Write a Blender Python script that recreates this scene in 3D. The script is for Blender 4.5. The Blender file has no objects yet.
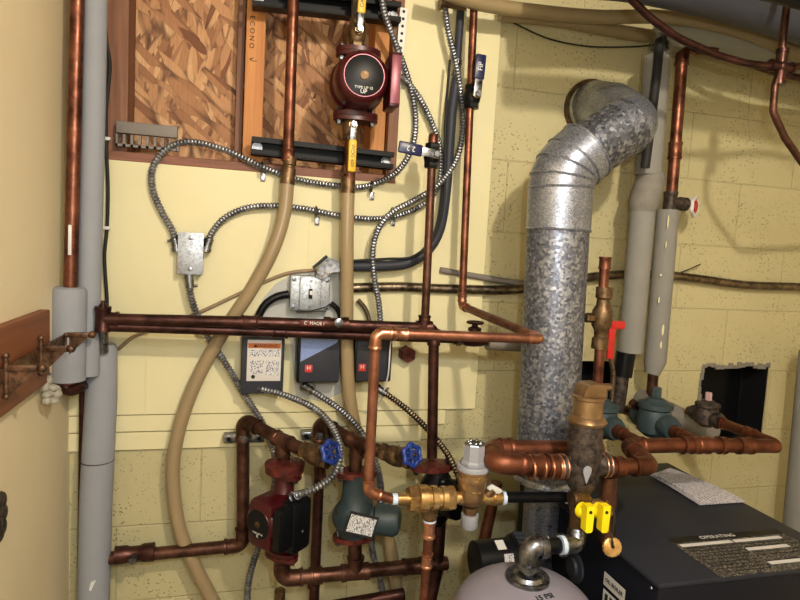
import bpy, bmesh, math, random
from mathutils import Vector, Matrix
random.seed(7)
S=bpy.context.scene; COL=S.collection
PI=math.pi
# ------------------------------------------------------------------ camera
CAMZ=1.45; DIST=1.606; F=600.0
yaw,pitch,roll=[math.radians(a) for a in (15.2,5.06,-3.22)]
cy,sy=math.cos(yaw),math.sin(yaw)
FW=Vector((sy*math.cos(pitch),cy*math.cos(pitch),-math.sin(pitch)))
RT=Vector((cy,-sy,0)); DN=FW.cross(RT)
R2=math.cos(roll)*RT+math.sin(roll)*DN; D2=-math.sin(roll)*RT+math.cos(roll)*DN
CP=Vector((0,-DIST,CAMZ))
cam=bpy.data.objects.new('camera',bpy.data.cameras.new('camera')); COL.objects.link(cam)
m=Matrix.Identity(4)
for i in range(3): m[i][0]=R2[i]; m[i][1]=-D2[i]; m[i][2]=-FW[i]; m[i][3]=CP[i]
cam.matrix_world=m; cam.data.sensor_width=36; cam.data.lens=36*F/800; cam.data.clip_start=.02
S.camera=cam
def W(px,py,d):
    """point that stands d metres off the back wall"""
    r=(px-400)*R2+(py-300)*D2+F*FW
    return CP+r*((DIST-d)/r.y)
def sc(P): return (P-CP).dot(FW)/F            # metres per pixel at P
def V(*a): return Vector(a)
X_,Y_,Z_=V(1,0,0),V(0,1,0),V(0,0,1)
# ------------------------------------------------------------------ materials
def lin(c):
    if isinstance(c,str): c=[int(c[i:i+2],16)/255 for i in (0,2,4)]
    return tuple(x/12.92 if x<=.04045 else ((x+.055)/1.055)**2.4 for x in c)+(1,)
def newmat(name):
    m=bpy.data.materials.new(name); m.use_nodes=True; nt=m.node_tree
    return m,nt,nt.nodes['Principled BSDF']
def ramp(nt,fac,stops,interp='LINEAR'):
    n=nt.nodes.new('ShaderNodeValToRGB'); n.color_ramp.interpolation=interp
    cr=n.color_ramp
    while len(cr.elements)<len(stops): cr.elements.new(.5)
    for e,(p,c) in zip(cr.elements,stops): e.position=p; e.color=lin(c) if not isinstance(c,(int,float)) else (c,c,c,1)
    nt.links.new(fac,n.inputs[0]); return n.outputs[0]
def coords(nt,scale=(1,1,1),rot=(0,0,0),loc=(0,0,0)):
    tc=nt.nodes.new('ShaderNodeTexCoord'); mp=nt.nodes.new('ShaderNodeMapping')
    mp.inputs['Scale'].default_value=scale; mp.inputs['Rotation'].default_value=rot; mp.inputs['Location'].default_value=loc
    nt.links.new(tc.outputs['Object'],mp.inputs[0]); return mp.outputs[0]
def noise(nt,vec,s,det=4,rough=.6,dist=0):
    n=nt.nodes.new('ShaderNodeTexNoise'); n.inputs['Scale'].default_value=s; n.inputs['Detail'].default_value=det
    n.inputs['Roughness'].default_value=rough; n.inputs['Distortion'].default_value=dist
    nt.links.new(vec,n.inputs['Vector']); return n.outputs['Fac']
def mixc(nt,f,a,b,mode='MIX'):
    n=nt.nodes.new('ShaderNodeMix'); n.data_type='RGBA'; n.blend_type=mode
    for s,v in ((n.inputs[0],f),(n.inputs[6],a),(n.inputs[7],b)):
        if hasattr(v,'is_linked') or hasattr(v,'links'): nt.links.new(v,s)
        elif isinstance(v,(int,float)): s.default_value=v
        else: s.default_value=lin(v)
    return n.outputs[2]
def bump(nt,b,h,strength=.3,dist=.002,normal=None):
    n=nt.nodes.new('ShaderNodeBump'); n.inputs['Strength'].default_value=strength; n.inputs['Distance'].default_value=dist
    nt.links.new(h,n.inputs['Height'])
    if normal: nt.links.new(normal,n.inputs['Normal'])
    nt.links.new(n.outputs[0],b.inputs['Normal']); return n.outputs[0]
def metalmat(name,c1,c2,metal=1,rough=.35,s=30,pos=(.35,.65),rvar=.15,bmp=0):
    m,nt,b=newmat(name); v=coords(nt)
    f=noise(nt,v,s,5,.65)
    nt.links.new(ramp(nt,f,[(pos[0],c1),(pos[1],c2)]),b.inputs['Base Color'])
    b.inputs['Metallic'].default_value=metal
    f2=noise(nt,v,s*2.3,3,.5)
    nt.links.new(ramp(nt,f2,[(.3,max(.02,rough-rvar)),(.7,min(1,rough+rvar))]),b.inputs['Roughness'])
    if bmp: bump(nt,b,f2,bmp,.001)
    return m
def plain(name,c,rough=.5,metal=0,var=.12,s=25,bmp=.0):
    m,nt,b=newmat(name); v=coords(nt); f=noise(nt,v,s,4,.6)
    l=lin(c); dk=tuple(x*(1-var*1.5) for x in l[:3])+(1,); lt=tuple(min(1,x*(1+var)) for x in l[:3])+(1,)
    n=nt.nodes.new('ShaderNodeMix'); n.data_type='RGBA'; n.inputs[6].default_value=dk; n.inputs[7].default_value=lt
    nt.links.new(f,n.inputs[0]); nt.links.new(n.outputs[2],b.inputs['Base Color'])
    b.inputs['Roughness'].default_value=rough; b.inputs['Metallic'].default_value=metal
    if bmp: bump(nt,b,f,bmp,.001)
    return m
M={}
M['cu_bright']=metalmat('bright_copper','9a6046','d09a7c',.9,.3,16,rvar=.06)
M['cu_red']=metalmat('red_copper','4d2c21','8a5844',.85,.4,22,rvar=.1)
M['cu_brown']=metalmat('brown_copper','3a251d','6e4b3d',.8,.42,20,rvar=.12)
M['cu_dark']=metalmat('dark_copper','2c1a16','563630',.8,.42,22,rvar=.12)
M['cu_header']=metalmat('header_copper','553021','85513a',.82,.44,12,rvar=.1)
M['cu_mid']=metalmat('mid_copper','6b4030','a37059',.85,.38,16,rvar=.08)
M['ventbrass']=metalmat('satin_brass','8a6f52','a98c68',.85,.36,20,rvar=.05)
M['brass']=metalmat('brass','a4804f','d8b880',.9,.3,25,rvar=.06)
M['bronze']=metalmat('bronze','4e3f2e','84694c',.85,.45,45,rvar=.1,bmp=.15)
M['ironrust']=metalmat('rusty_iron','1c1918','5d5149',.6,.6,60,rvar=.15,bmp=.4)
M['steel']=metalmat('grey_steel','55575c','9c9ea3',1,.34,40)
M['armor']=metalmat('armored_steel','5c5d62','9c9da0',.75,.38,50)
M['armor_dark']=metalmat('dull_armored_steel','4c4136','8a7c6a',1,.4,50)
M['black']=plain('black_plastic','0d0e11',.38)
M['blackm']=plain('black_paint','0f1013',.3,.2)
M['strut']=plain('black_strut_paint','06080a',.5,.1)
M['red_enamel']=plain('dark_red_enamel','3f0a10',.35,.1)
M['red_front']=plain('pink_red_metal','7f4450',.35,.3)
M['red_plastic']=plain('red_plastic','b3201c',.4)
M['red_logo']=plain('red_label','c23034',.5)
M['teal']=plain('teal_grey_enamel','334247',.5,.15,.25,40,.3)
M['flange']=metalmat('rusty_red_flange','34110e','6f3028',.4,.5,50)
M['insul']=plain('grey_foam','8e9197',.85,0,.06,18,.15)
M['insul2']=plain('grey_green_foam','82807a',.8,0,.1,14,.2)
M['pex']=plain('tan_plastic_tube','948161',.33,0,.08,9)
M['beige']=plain('beige_tube','897856',.45,0,.1,9)
M['white']=plain('white_plastic','d5d5d0',.45)
M['greycap']=plain('pale_grey_plastic','8b8d94',.45,0,.06)
M['tape']=plain('blue_white_tape','b9cbe0',.6)
M['yellow']=plain('yellow_plastic','f0d814',.4,0,.04)
M['yellow2']=plain('yellow_vinyl','d6ae22',.4,0,.08)
M['blue']=plain('blue_enamel','1a3580',.4,.1)
M['bluegrip']=plain('dark_blue_vinyl','171d48',.35)
M['tank']=plain('grey_lavender_enamel','807c88',.42,.05,.07,12)
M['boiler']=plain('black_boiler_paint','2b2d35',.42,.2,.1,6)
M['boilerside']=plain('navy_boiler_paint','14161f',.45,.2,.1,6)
M['dark']=plain('niche_shade_and_bolt_black','0a0a0c',.9)  # near-black standing in for shade inside the niches; also colours clamp bolts
M['grey_box']=plain('grey_box_paint','34363e',.5,.1)
M['greyplastic']=plain('grey_bracket_plastic','77706a',.6)
M['tan_cable']=plain('tan_cable','8b7458',.55)
M['orange']=plain('orange_label','c0662a',.6)
M['blue_label']=plain('blue_label','7b8fc0',.5,0,.3,300)
M['ink']=plain('black_ink','121212',.7)
M['ductgrey']=plain('grey_duct_wrap','3c3d45',.6,0,.15,8)
M['paledrum']=plain('pale_duct_wrap','8d8b7a',.6,0,.12,8)
M['parge']=plain('cement_wrap','7c776e',.8,0,.25,40,.4)
M['scrap']=plain('dirty_white_foam','a8a292',.9,0,.4,90,.5)
M['lens']=plain('pinkish_cap','b08f92',.4)
M['tanbronze']=metalmat('tan_bronze','86694b','a98b64',.8,.42,40)
M['plaster']=plain('pale_plaster','b4b4ae',.8,0,.1,14)
M['hookiron']=metalmat('rusty_hook_metal','35261c','7d5d45',.7,.45,60)
M['goldtag']=metalmat('gold_tag','b5854a','e6c080',.8,.35,30)
def galv(name,c1,c2,s,rough):
    m,nt,b=newmat(name); v=coords(nt)
    vo=nt.nodes.new('ShaderNodeTexVoronoi'); vo.inputs['Scale'].default_value=s; nt.links.new(v,vo.inputs['Vector'])
    sep=nt.nodes.new('ShaderNodeSeparateColor'); nt.links.new(vo.outputs['Color'],sep.inputs[0])
    n=noise(nt,v,9,3)
    a=nt.nodes.new('ShaderNodeMath'); a.operation='MULTIPLY_ADD'; nt.links.new(n,a.inputs[0]); a.inputs[1].default_value=.6; 
    h=nt.nodes.new('ShaderNodeMath'); h.operation='MULTIPLY'; nt.links.new(sep.outputs[0],h.inputs[0]); h.inputs[1].default_value=.55
    nt.links.new(h.outputs[0],a.inputs[2])
    nt.links.new(ramp(nt,a.outputs[0],[(.25,c1),(.6,c2),(1,'b4b7be')]),b.inputs['Base Color'])
    b.inputs['Metallic'].default_value=.78
    nt.links.new(ramp(nt,sep.outputs[1],[(0,rough-.12),(1,rough+.15)]),b.inputs['Roughness'])
    return m
M['galv']=galv('spangled_galvanised_steel','4f535f','767b8a',150,.45)
M['galv3']=galv('dull_galvanised_steel','42454d','6a6d76',135,.5)
M['galv2']=galv('smooth_galvanised_steel','787c8a','9197a6',330,.38)
M['galvbox']=galv('zinc_box_steel','8f969e','b9c0c8',260,.5)
# stucco / painted block wall
def wallmat(name,cA,cB,blocks=True,pores=1.0,stain=None):
    m,nt,b=newmat(name); v=coords(nt)
    big=noise(nt,v,2.2,4,.6); fine=noise(nt,v,170,3,.7)
    col=mixc(nt,ramp(nt,big,[(.3,0.0),(.7,1.0)]),cA,cB)
    # pinholes in the porous face
    vo=nt.nodes.new('ShaderNodeTexVoronoi'); vo.inputs['Scale'].default_value=95; vo.inputs['Randomness'].default_value=1; nt.links.new(v,vo.inputs['Vector'])
    reg=noise(nt,v,7,3,.6)
    r1=ramp(nt,vo.outputs['Distance'],[(.12,1.0),(.30,0.0)])
    r2=ramp(nt,reg,[(.38,0.0),(.6,1.0)])
    pm=nt.nodes.new('ShaderNodeMath'); pm.operation='MULTIPLY'; nt.links.new(r1,pm.inputs[0]); nt.links.new(r2,pm.inputs[1])
    pk=nt.nodes.new('ShaderNodeMath'); pk.operation='MULTIPLY'; nt.links.new(pm.outputs[0],pk.inputs[0]); pk.inputs[1].default_value=.75*pores
    col=mixc(nt,pk.outputs[0],col,'5c5234')
    hsum=fine
    if blocks:
        # local x,z used as brick plane
        mp=nt.nodes.new('ShaderNodeSeparateXYZ'); nt.links.new(v,mp.inputs[0])
        cb=nt.nodes.new('ShaderNodeCombineXYZ')
        nt.links.new(mp.outputs['X'],cb.inputs['X']); nt.links.new(mp.outputs['Z'],cb.inputs['Y'])
        br=nt.nodes.new('ShaderNodeTexBrick'); nt.links.new(cb.outputs[0],br.inputs['Vector'])
        br.offset=.5; br.inputs['Scale'].default_value=1; br.inputs['Brick Width'].default_value=.4064; br.inputs['Row Height'].default_value=.2032
        br.inputs['Mortar Size'].default_value=.003; br.inputs['Mortar Smooth'].default_value=.6
        jm=nt.nodes.new('ShaderNodeMath'); jm.operation='MULTIPLY'; nt.links.new(br.outputs['Fac'],jm.inputs[0]); jm.inputs[1].default_value=.16
        col=mixc(nt,jm.outputs[0],col,'6f6338')
    nt.links.new(col,b.inputs['Base Color']); b.inputs['Roughness'].default_value=.55
    nb=bump(nt,b,fine,.35 if blocks else .12,.0015)
    if blocks:
        inv=nt.nodes.new('ShaderNodeMath'); inv.operation='MULTIPLY'; inv.inputs[1].default_value=-1; nt.links.new(br.outputs['Fac'],inv.inputs[0])
        nb=bump(nt,b,inv.outputs[0],.6,.003,nb)
        pi=nt.nodes.new('ShaderNodeMath'); pi.operation='MULTIPLY'; pi.inputs[1].default_value=-1; nt.links.new(pm.outputs[0],pi.inputs[0])
        bump(nt,b,pi.outputs[0],.6*pores,.002,nb)
    return m
M['block']=wallmat('painted_block_wall','b2a97f','bdb48a')
M['panelpaint']=wallmat('cream_panel_paint','d2c99c','dad2a8',False,.05)
M['leftpaint']=wallmat('cream_plaster_paint','decda6','e6d8b4',False,.05)
def osb():
    m,nt,b=newmat('strand_board'); cols=[]
    base=None
    for k,(rot,s) in enumerate(((.18,56),(-.38,62),(.85,52))):
        v=coords(nt,(1,1,1),(0,rot,0),(k*3.1,0,k*1.7)); m2=nt.nodes.new('ShaderNodeMapping'); m2.inputs['Scale'].default_value=(1,1,.24); nt.links.new(v,m2.inputs[0]); v=m2.outputs[0]
        dn=nt.nodes.new('ShaderNodeTexNoise'); dn.inputs['Scale'].default_value=14; nt.links.new(v,dn.inputs['Vector'])
        add=nt.nodes.new('ShaderNodeMix'); add.data_type='RGBA'; add.blend_type='ADD'; add.inputs[0].default_value=.05
        nt.links.new(v,add.inputs[6]); nt.links.new(dn.outputs['Color'],add.inputs[7])
        vo=nt.nodes.new('ShaderNodeTexVoronoi'); vo.inputs['Scale'].default_value=s; nt.links.new(add.outputs[2],vo.inputs['Vector'])
        sep=nt.nodes.new('ShaderNodeSeparateColor'); nt.links.new(vo.outputs['Color'],sep.inputs[0])
        g=noise(nt,coords(nt,(8,1,.8),(0,rot,0)),30,3)
        c=ramp(nt,sep.outputs[0],[(0,'6f4226'),(.3,'a67650'),(.7,'c09064'),(1,'d0a578')])
        c=mixc(nt,ramp(nt,g,[(.4,0.0),(.75,.35)]),c,'6b3f22')
        c=mixc(nt,ramp(nt,vo.outputs['Distance'],[(.55,0.0),(.8,.75)]),c,'4a2a16')
        if base is None: base=c
        else: base=mixc(nt,ramp(nt,sep.outputs[1],[(.52,0.0),(.55,1.0)]),base,c)
        h=sep.outputs[2]
    nt.links.new(base,b.inputs['Base Color']); b.inputs['Roughness'].default_value=.7
    bump(nt,b,h,.4,.003); return m
M['osb']=osb()
def wood(name,c1,c2,axis='Z',s=1):
    m,nt,b=newmat(name); sc_={'Z':(30,30,1.5),'X':(1.5,30,30),'Y':(30,1.5,30)}[axis]
    f=noise(nt,coords(nt,sc_),1.5*s,6,.7,.6)
    nt.links.new(ramp(nt,f,[(.3,c1),(.7,c2)]),b.inputs['Base Color']); b.inputs['Roughness'].default_value=.6
    bump(nt,b,f,.2,.001); return m
M['stud']=wood('pine_stud','a8662c','c98a48')
M['frame']=wood('reddish_frame_wood','5e3a26','8a5c3f')
M['plate']=wood('reddish_sill_wood','643a28','8c5a42','X')
M['board']=wood('brown_board','6b3417','8f5228','Y')
M['floor']=plain('concrete_floor','6e6a62',.85,0,.2,8,.3)
M['ceil']=plain('ceiling_boards','6d5b45',.8,0,.2,8)
def paper():
    m,nt,b=newmat('printed_paper'); v=coords(nt,(1,1,1))
    sp=nt.nodes.new('ShaderNodeSeparateXYZ'); nt.links.new(v,sp.inputs[0])
    wv=nt.nodes.new('ShaderNodeTexWave'); wv.inputs['Scale'].default_value=30; wv.bands_direction='X'; nt.links.new(v,wv.inputs['Vector'])
    n=noise(nt,v,160,2); f=nt.nodes.new('ShaderNodeMath'); f.operation='MULTIPLY'
    nt.links.new(ramp(nt,wv.outputs['Fac'],[(.5,0.0),(.6,.8)]),f.inputs[0]); nt.links.new(ramp(nt,n,[(.45,0.0),(.55,1.0)]),f.inputs[1])
    nt.links.new(mixc(nt,f.outputs[0],'c3c0c6','5a5a60'),b.inputs['Base Color']); b.inputs['Roughness'].default_value=.6
    return m
M['paper']=paper()
for k in ('strut','black','blackm','boiler','boilerside','grey_box','dark'): M[k].node_tree.nodes['Principled BSDF'].inputs['Specular IOR Level'].default_value=.22
def finetext(name,bg,fg,s=260,lo=.5,row=400):
    m,nt,b=newmat(name); v=coords(nt)
    n=noise(nt,v,s,2); nt.links.new(ramp(nt,n,[(lo,bg),(lo+.06,fg)]),b.inputs['Base Color']); b.inputs['Roughness'].default_value=.5; return m
M['lbl_text']=finetext('fine_black_print','c9c9cc','4a4a52',320,.52)
M['lbl_dark']=finetext('fine_pale_print_on_black','17171b','8d8678',330,.54)
M['lbl_white']=plain('white_label','c9c6c2',.5,0,.05)
# ------------------------------------------------------------------ geometry
class G:
    def __init__(s): s.v=[]; s.f=[]
    def add(s,v,f):
        o=len(s.v); s.v+= [Vector(p) for p in v]; s.f+=[tuple(i+o for i in q) for q in f]; return s
    def rings(s,rs,cap=True,closed=False):
        n=len(rs[0]); v=[p for r in rs for p in r]; f=[]
        for k in range(len(rs)-1):
            for i in range(n):
                j=(i+1)%n; f.append((k*n+i,k*n+j,(k+1)*n+j,(k+1)*n+i))
        if closed:
            k=len(rs)-1
            for i in range(n):
                j=(i+1)%n; f.append((k*n+i,k*n+j,j,i))
        elif cap:
            f.append(tuple(range(n))[::-1]); f.append(tuple((len(rs)-1)*n+i for i in range(n)))
        return s.add(v,f)
    def tube(s,pts,r,n=16,cap=True):
        pts=[Vector(p) for p in pts]; 
        q=[pts[0]]
        rr=[r] if not isinstance(r,(list,tuple)) else [r[0]]
        for i,p in enumerate(pts[1:],1):
            if (p-q[-1]).length>1e-6: q.append(p); rr.append(r if not isinstance(r,(list,tuple)) else r[i])
        pts=q; T=[]
        for i in range(len(pts)):
            a=pts[max(0,i-1)]; b=pts[min(len(pts)-1,i+1)]; T.append((b-a).normalized())
        up=Z_ if abs(T[0].z)<.9 else X_
        nrm=(up-T[0]*up.dot(T[0])).normalized(); rs=[]
        for i,p in enumerate(pts):
            if i: nrm=(nrm-T[i]*nrm.dot(T[i])).normalized()
            bn=T[i].cross(nrm)
            # mitre scale
            rs.append([p+rr[i]*(math.cos(2*PI*k/n)*nrm+math.sin(2*PI*k/n)*bn) for k in range(n)])
        return s.rings(rs,cap)
    def lathe(s,A,ax,prof,n=24,cap=True):
        ax=Vector(ax).normalized(); up=Z_ if abs(ax.z)<.9 else X_
        u=(up-ax*up.dot(ax)).normalized(); w=ax.cross(u)
        rs=[[A+ax*t+max(r,1e-4)*(math.cos(2*PI*k/n)*u+math.sin(2*PI*k/n)*w) for k in range(n)] for t,r in prof]
        return s.rings(rs,cap)
    def hexa(s,A,ax,t0,t1,r,n=6,ch=.12):
        ax=Vector(ax).normalized(); l=t1-t0; c=min(l*.3,r*ch)
        return s.lathe(A,ax,[(t0,r*.93),(t0+c,r),(t1-c,r),(t1,r*.93)],n)
    def torus(s,C,ax,R,r,n=32,k=8,wave=0,wn=6):
        ax=Vector(ax).normalized(); up=Z_ if abs(ax.z)<.9 else X_
        u=(up-ax*up.dot(ax)).normalized(); w=ax.cross(u); rs=[]
        for i in range(n):
            a=2*PI*i/n; d=math.cos(a)*u+math.sin(a)*w; RR=R*(1+wave*math.cos(wn*a))
            rs.append([C+d*RR+r*(math.cos(2*PI*j/k)*d+math.sin(2*PI*j/k)*ax) for j in range(k)])
        return s.rings(rs,False,True)
    def box(s,c,dx,dy,dz,ax=None,bev=0):
        """c centre, half sizes; ax = (ux,uy,uz)"""
        ux,uy,uz=ax or (X_,Y_,Z_)
        b=min(bev,dx*.9,dy*.9,dz*.9)
        if b<=0:
            v=[c+ux*(dx*i)+uy*(dy*j)+uz*(dz*k) for i in(-1,1) for j in(-1,1) for k in(-1,1)]
            return s.add(v,[(0,1,3,2),(4,6,7,5),(0,4,5,1),(2,3,7,6),(0,2,6,4),(1,5,7,3)])
        bm=bmesh.new(); bmesh.ops.create_cube(bm,size=2)
        for q in bm.verts: q.co=V(q.co.x*dx,q.co.y*dy,q.co.z*dz)
        bmesh.ops.bevel(bm,geom=bm.edges[:],offset=b,segments=2,affect='EDGES',profile=.5)
        bm.verts.index_update()
        v=[c+ux*q.co.x+uy*q.co.y+uz*q.co.z for q in bm.verts]; f=[tuple(x.index for x in q.verts) for q in bm.faces]; bm.free()
        return s.add(v,f)
    def bx(s,x0,x1,y0,y1,z0,z1,bev=0):
        return s.box(V((x0+x1)/2,(y0+y1)/2,(z0+z1)/2),abs(x1-x0)/2,abs(y1-y0)/2,abs(z1-z0)/2,None,bev)
    def prism(s,poly,d):
        """poly list of Vectors extruded by vector d"""
        n=len(poly); v=list(poly)+[p+d for p in poly]
        return s.add(v,[tuple(range(n))[::-1],tuple(range(n,2*n))]+[(i,(i+1)%n,(i+1)%n+n,i+n) for i in range(n)])
    def ball(s,c,r,n=14,sq=(1,1,1)):
        rs=[]; k=8
        for i in range(k+1):
            a=PI*i/k; z=-math.cos(a)*r*sq[2]; q=max(math.sin(a)*r,r*1e-3)
            rs.append([c+V(q*sq[0]*math.cos(2*PI*j/n),q*sq[1]*math.sin(2*PI*j/n),z) for j in range(n)])
        return s.rings(rs)
LOC={}
def _link(name,g,mat,loc,parent=None,ang=38,smooth=True):
    me=bpy.data.meshes.new(name); me.from_pydata([tuple(p-loc) for p in g.v],[],g.f)
    bm=bmesh.new(); bm.from_mesh(me); bmesh.ops.recalc_face_normals(bm,faces=bm.faces); bm.to_mesh(me); bm.free()
    if smooth:
        me.polygons.foreach_set('use_smooth',[True]*len(me.polygons)); me.set_sharp_from_angle(angle=math.radians(ang))
    me.materials.append(M[mat] if isinstance(mat,str) else mat)
    o=bpy.data.objects.new(name,me); COL.objects.link(o)
    if parent: o.parent=parent
    else: o.location=loc
    LOC[o]=loc; return o
def tag(o,label,cat,group=None,kind=None):
    if label: o['label']=label
    if cat: o['category']=cat
    if group: o['group']=group
    if kind: o['kind']=kind
    return o
def thing(name,label,cat,loc,group=None):
    o=bpy.data.objects.new(name,None); COL.objects.link(o); o.location=loc; o.empty_display_size=.02; LOC[o]=Vector(loc)
    return tag(o,label,cat,group)
def part(name,g,mat,parent,label=None):
    o=_link(name,g,mat,LOC[parent],parent)
    if label: o['label']=label
    return o
def solo(name,g,mat,label,cat,group=None):
    c=sum(g.v,Vector())/len(g.v); c.z=min(p.z for p in g.v)
    return tag(_link(name,g,mat,c),label,cat,group)
def struct(name,g,mat,smooth=False):
    o=_link(name,g,mat,V(0,0,0),None,38,smooth); o['kind']='structure'; return o
def fillet(pts,R,k=6):
    out=[pts[0]]
    for i in range(1,len(pts)-1):
        a,b,c=pts[i-1],pts[i],pts[i+1]; u=(a-b).normalized(); w=(c-b).normalized()
        th=u.angle(w); RR=R[i] if isinstance(R,dict) else R
        t=min(RR/math.tan(th/2) if th<PI-.02 else 0,(a-b).length*.48,(c-b).length*.48)
        if t<1e-4: out.append(b); continue
        rr=t*math.tan(th/2); cen=b+(u+w).normalized()*(rr/math.sin(th/2))
        p0=b+u*t; p1=b+w*t; e0=(p0-cen); e1=(p1-cen); an=e0.angle(e1)
        for q in range(k+1):
            s_=q/k; out.append(cen+(e0*math.sin((1-s_)*an)+e1*math.sin(s_*an))/math.sin(an))
    out.append(pts[-1]); return out
def spline(pts,step):
    P=[2*pts[0]-pts[1]]+list(pts)+[2*pts[-1]-pts[-2]]; dense=[]
    for i in range(1,len(P)-2):
        a,b,c,d=P[i-1:i+3]
        for k in range(24):
            t=k/24; dense.append(.5*((2*b)+(c-a)*t+(2*a-5*b+4*c-d)*t*t+(3*b-a-3*c+d)*t**3))
    dense.append(pts[-1]); out=[dense[0]]; acc=0
    for i in range(1,len(dense)):
        seg=(dense[i]-dense[i-1]); L=seg.length
        if L<1e-9: continue
        pos=step-acc
        while pos<=L: out.append(dense[i-1]+seg*(pos/L)); pos+=step
        acc=L-(pos-step)
    return out
def coupling(g,P,ax,r,l,fr=1.15,bead=1.24):
    ax=Vector(ax).normalized(); h=l/2
    return g.lathe(P,ax,[(-h,r*1.0),(-h,r*bead),(-h*.72,r*bead),(-h*.6,r*fr),(h*.6,r*fr),(h*.72,r*bead),(h,r*bead),(h,r*1.0)],20)
def run(pts,r,mat,label,cat='pipe',name='copper_pipe',group=None,fitmat=None,coups=(),R=1.7,soft=None,ends=(False,False)):
    """rigid pipe with soldered elbows at the corners"""
    fm=fitmat or mat
    if soft is not None: pts=ext(pts)
    n=len(pts)
    t=thing(name,label,cat,min(pts,key=lambda p:p.z),group)
    if soft is not None:
        g=G().tube(fillet(pts,soft,10),r,18); part('pipe',g,mat,t)
    else:
        cut=[0]*n
        for i in range(1,n-1):
            u=(pts[i-1]-pts[i]).normalized(); w=(pts[i+1]-pts[i]).normalized(); th=u.angle(w)
            tt=min(r*R/math.tan(th/2),(pts[i-1]-pts[i]).length*.45,(pts[i+1]-pts[i]).length*.45) if th<PI-.03 else 0
            cut[i]=tt
            so=min(r*1.6,(pts[i-1]-pts[i]).length-tt,(pts[i+1]-pts[i]).length-tt)*.9
            a=pts[i]+u*(tt+so); b=pts[i]+w*(tt+so)
            g=G().tube(fillet([a,pts[i],b],r*R,8),r*1.14,18)
            for q,d in ((a,u),(b,w)): g.lathe(q,-d,[(0,r*1.02),(0,r*1.25),(r*.35,r*1.25),(r*.5,r*1.14)],18,False)
            part('elbow',g,fm,t)
        for i in range(n-1):
            d=(pts[i+1]-pts[i]).normalized()
            part('pipe',G().tube([pts[i]+d*cut[i]*.9,pts[i+1]-d*cut[i+1]*.9],r,18),mat,t)
    for q,k in ((pts[0],0),(pts[-1],-1)):
        if soft is None:
            e=ext([pts[0],pts[-1]]) if n==2 else ext(pts)
            if k==0 and (e[0]-pts[0]).length>.01: part('pipe',G().tube([pts[0],e[0]],r,18),mat,t)
            if k==-1 and (e[-1]-pts[-1]).length>.01: part('pipe',G().tube([pts[-1],e[-1]],r,18),mat,t)
    for (i,f,l) in coups:
        p=pts[i].lerp(pts[i+1],f); g=G(); coupling(g,p,pts[i+1]-pts[i],r,r*l); part('coupling',g,fm,t)
    return t
def tee(t,P,ax,br,r,mat,l=3.2):
    g=G(); coupling(g,P,ax,r,r*l); br=Vector(br).normalized()
    g.lathe(P,br,[(0,r*1.14),(r*1.9,r*1.14),(r*1.9,r*1.25),(r*2.3,r*1.25),(r*2.3,r)],18); return part('tee',g,mat,t)
def text(parent,s,C,ux,uy,size,mat='ink',thick=.0003,name='lettering',align='CENTER'):
    cu=bpy.data.curves.new(name,'FONT'); cu.body=s; cu.size=size; cu.extrude=thick; cu.align_x=align; cu.align_y='CENTER'
    o=bpy.data.objects.new('tmp',cu); COL.objects.link(o)
    bpy.context.view_layer.update()
    me=bpy.data.meshes.new_from_object(o.evaluated_get(bpy.context.evaluated_depsgraph_get())); bpy.data.objects.remove(o)
    ux=ux.normalized(); uz=ux.cross(uy).normalized(); uy=uz.cross(ux)
    loc=LOC[parent]
    for v in me.vertices:
        c=v.co.copy(); v.co=(C+ux*c.x+uy*c.y+uz*c.z)-loc
    me.materials.clear(); me.materials.append(M[mat]); me.name=name
    o=bpy.data.objects.new(name,me); COL.objects.link(o); o.parent=parent; LOC[o]=loc; return o
def proj(P):
    q=P-CP; z=q.dot(FW); return 400+F*q.dot(R2)/z,300+F*q.dot(D2)/z
def ext(pts):
    pts=list(pts)
    for i,j in ((0,1),(-1,-2)):
        x,y=proj(pts[i])
        if abs((pts[i]-pts[j]).normalized().z)<.5: continue
        q=None
        if y<-5 and pts[i].z<2.41: q=V(pts[i].x,pts[i].y,2.4185)
        if y>603 and pts[i].z>.01: q=V(pts[i].x,pts[i].y,.0015)
        if q: pts.insert(0,q) if i==0 else pts.append(q)
    return pts
def flex(pts,r,label,mat='armor',group='armored conduits on the wall',name='flexible_conduit',conn=(True,True)):
    pts=ext(pts) if False else pts; step=r*.24; P=spline(pts,step); pat=(1.0,1.05,.98,.70)
    g=G().tube(P,[r*pat[i%4] for i in range(len(P))],9)
    t=thing(name,label,'conduit',min(P,key=lambda p:p.z),group)
    part('armor_sleeve',g,mat,t)
    for on,a,b in ((conn[0],P[0],P[3]),(conn[1],P[-1],P[-4])):
        if on:
            d=(b-a).normalized(); g=G().lathe(a-d*.004,d,[(0,r*1.1),(0,r*1.5),(r*1.2,r*1.5),(r*1.2,r*1.25),(r*4,r*1.25),(r*4,r*1.0)],14)
            q=d.cross(Y_).normalized(); g.tube([a+d*r*3+q*r*1.1,a+d*r*3+q*r*2.1],r*.4,8)
            part('connector',g,'steel',t)
    return t
def cable(pts,r,mat,label,name='cable',group=None,n=10,cat='cable'):
    return solo(name,G().tube(spline(pts,r*1.5 if r>.003 else .006),r,n),mat,label,cat,group)
# fix brick phase on the block wall
for n in M['block'].node_tree.nodes:
    if n.type=='MAPPING': n.inputs['Location'].default_value=(-.3278,0,-.0858)
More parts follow.
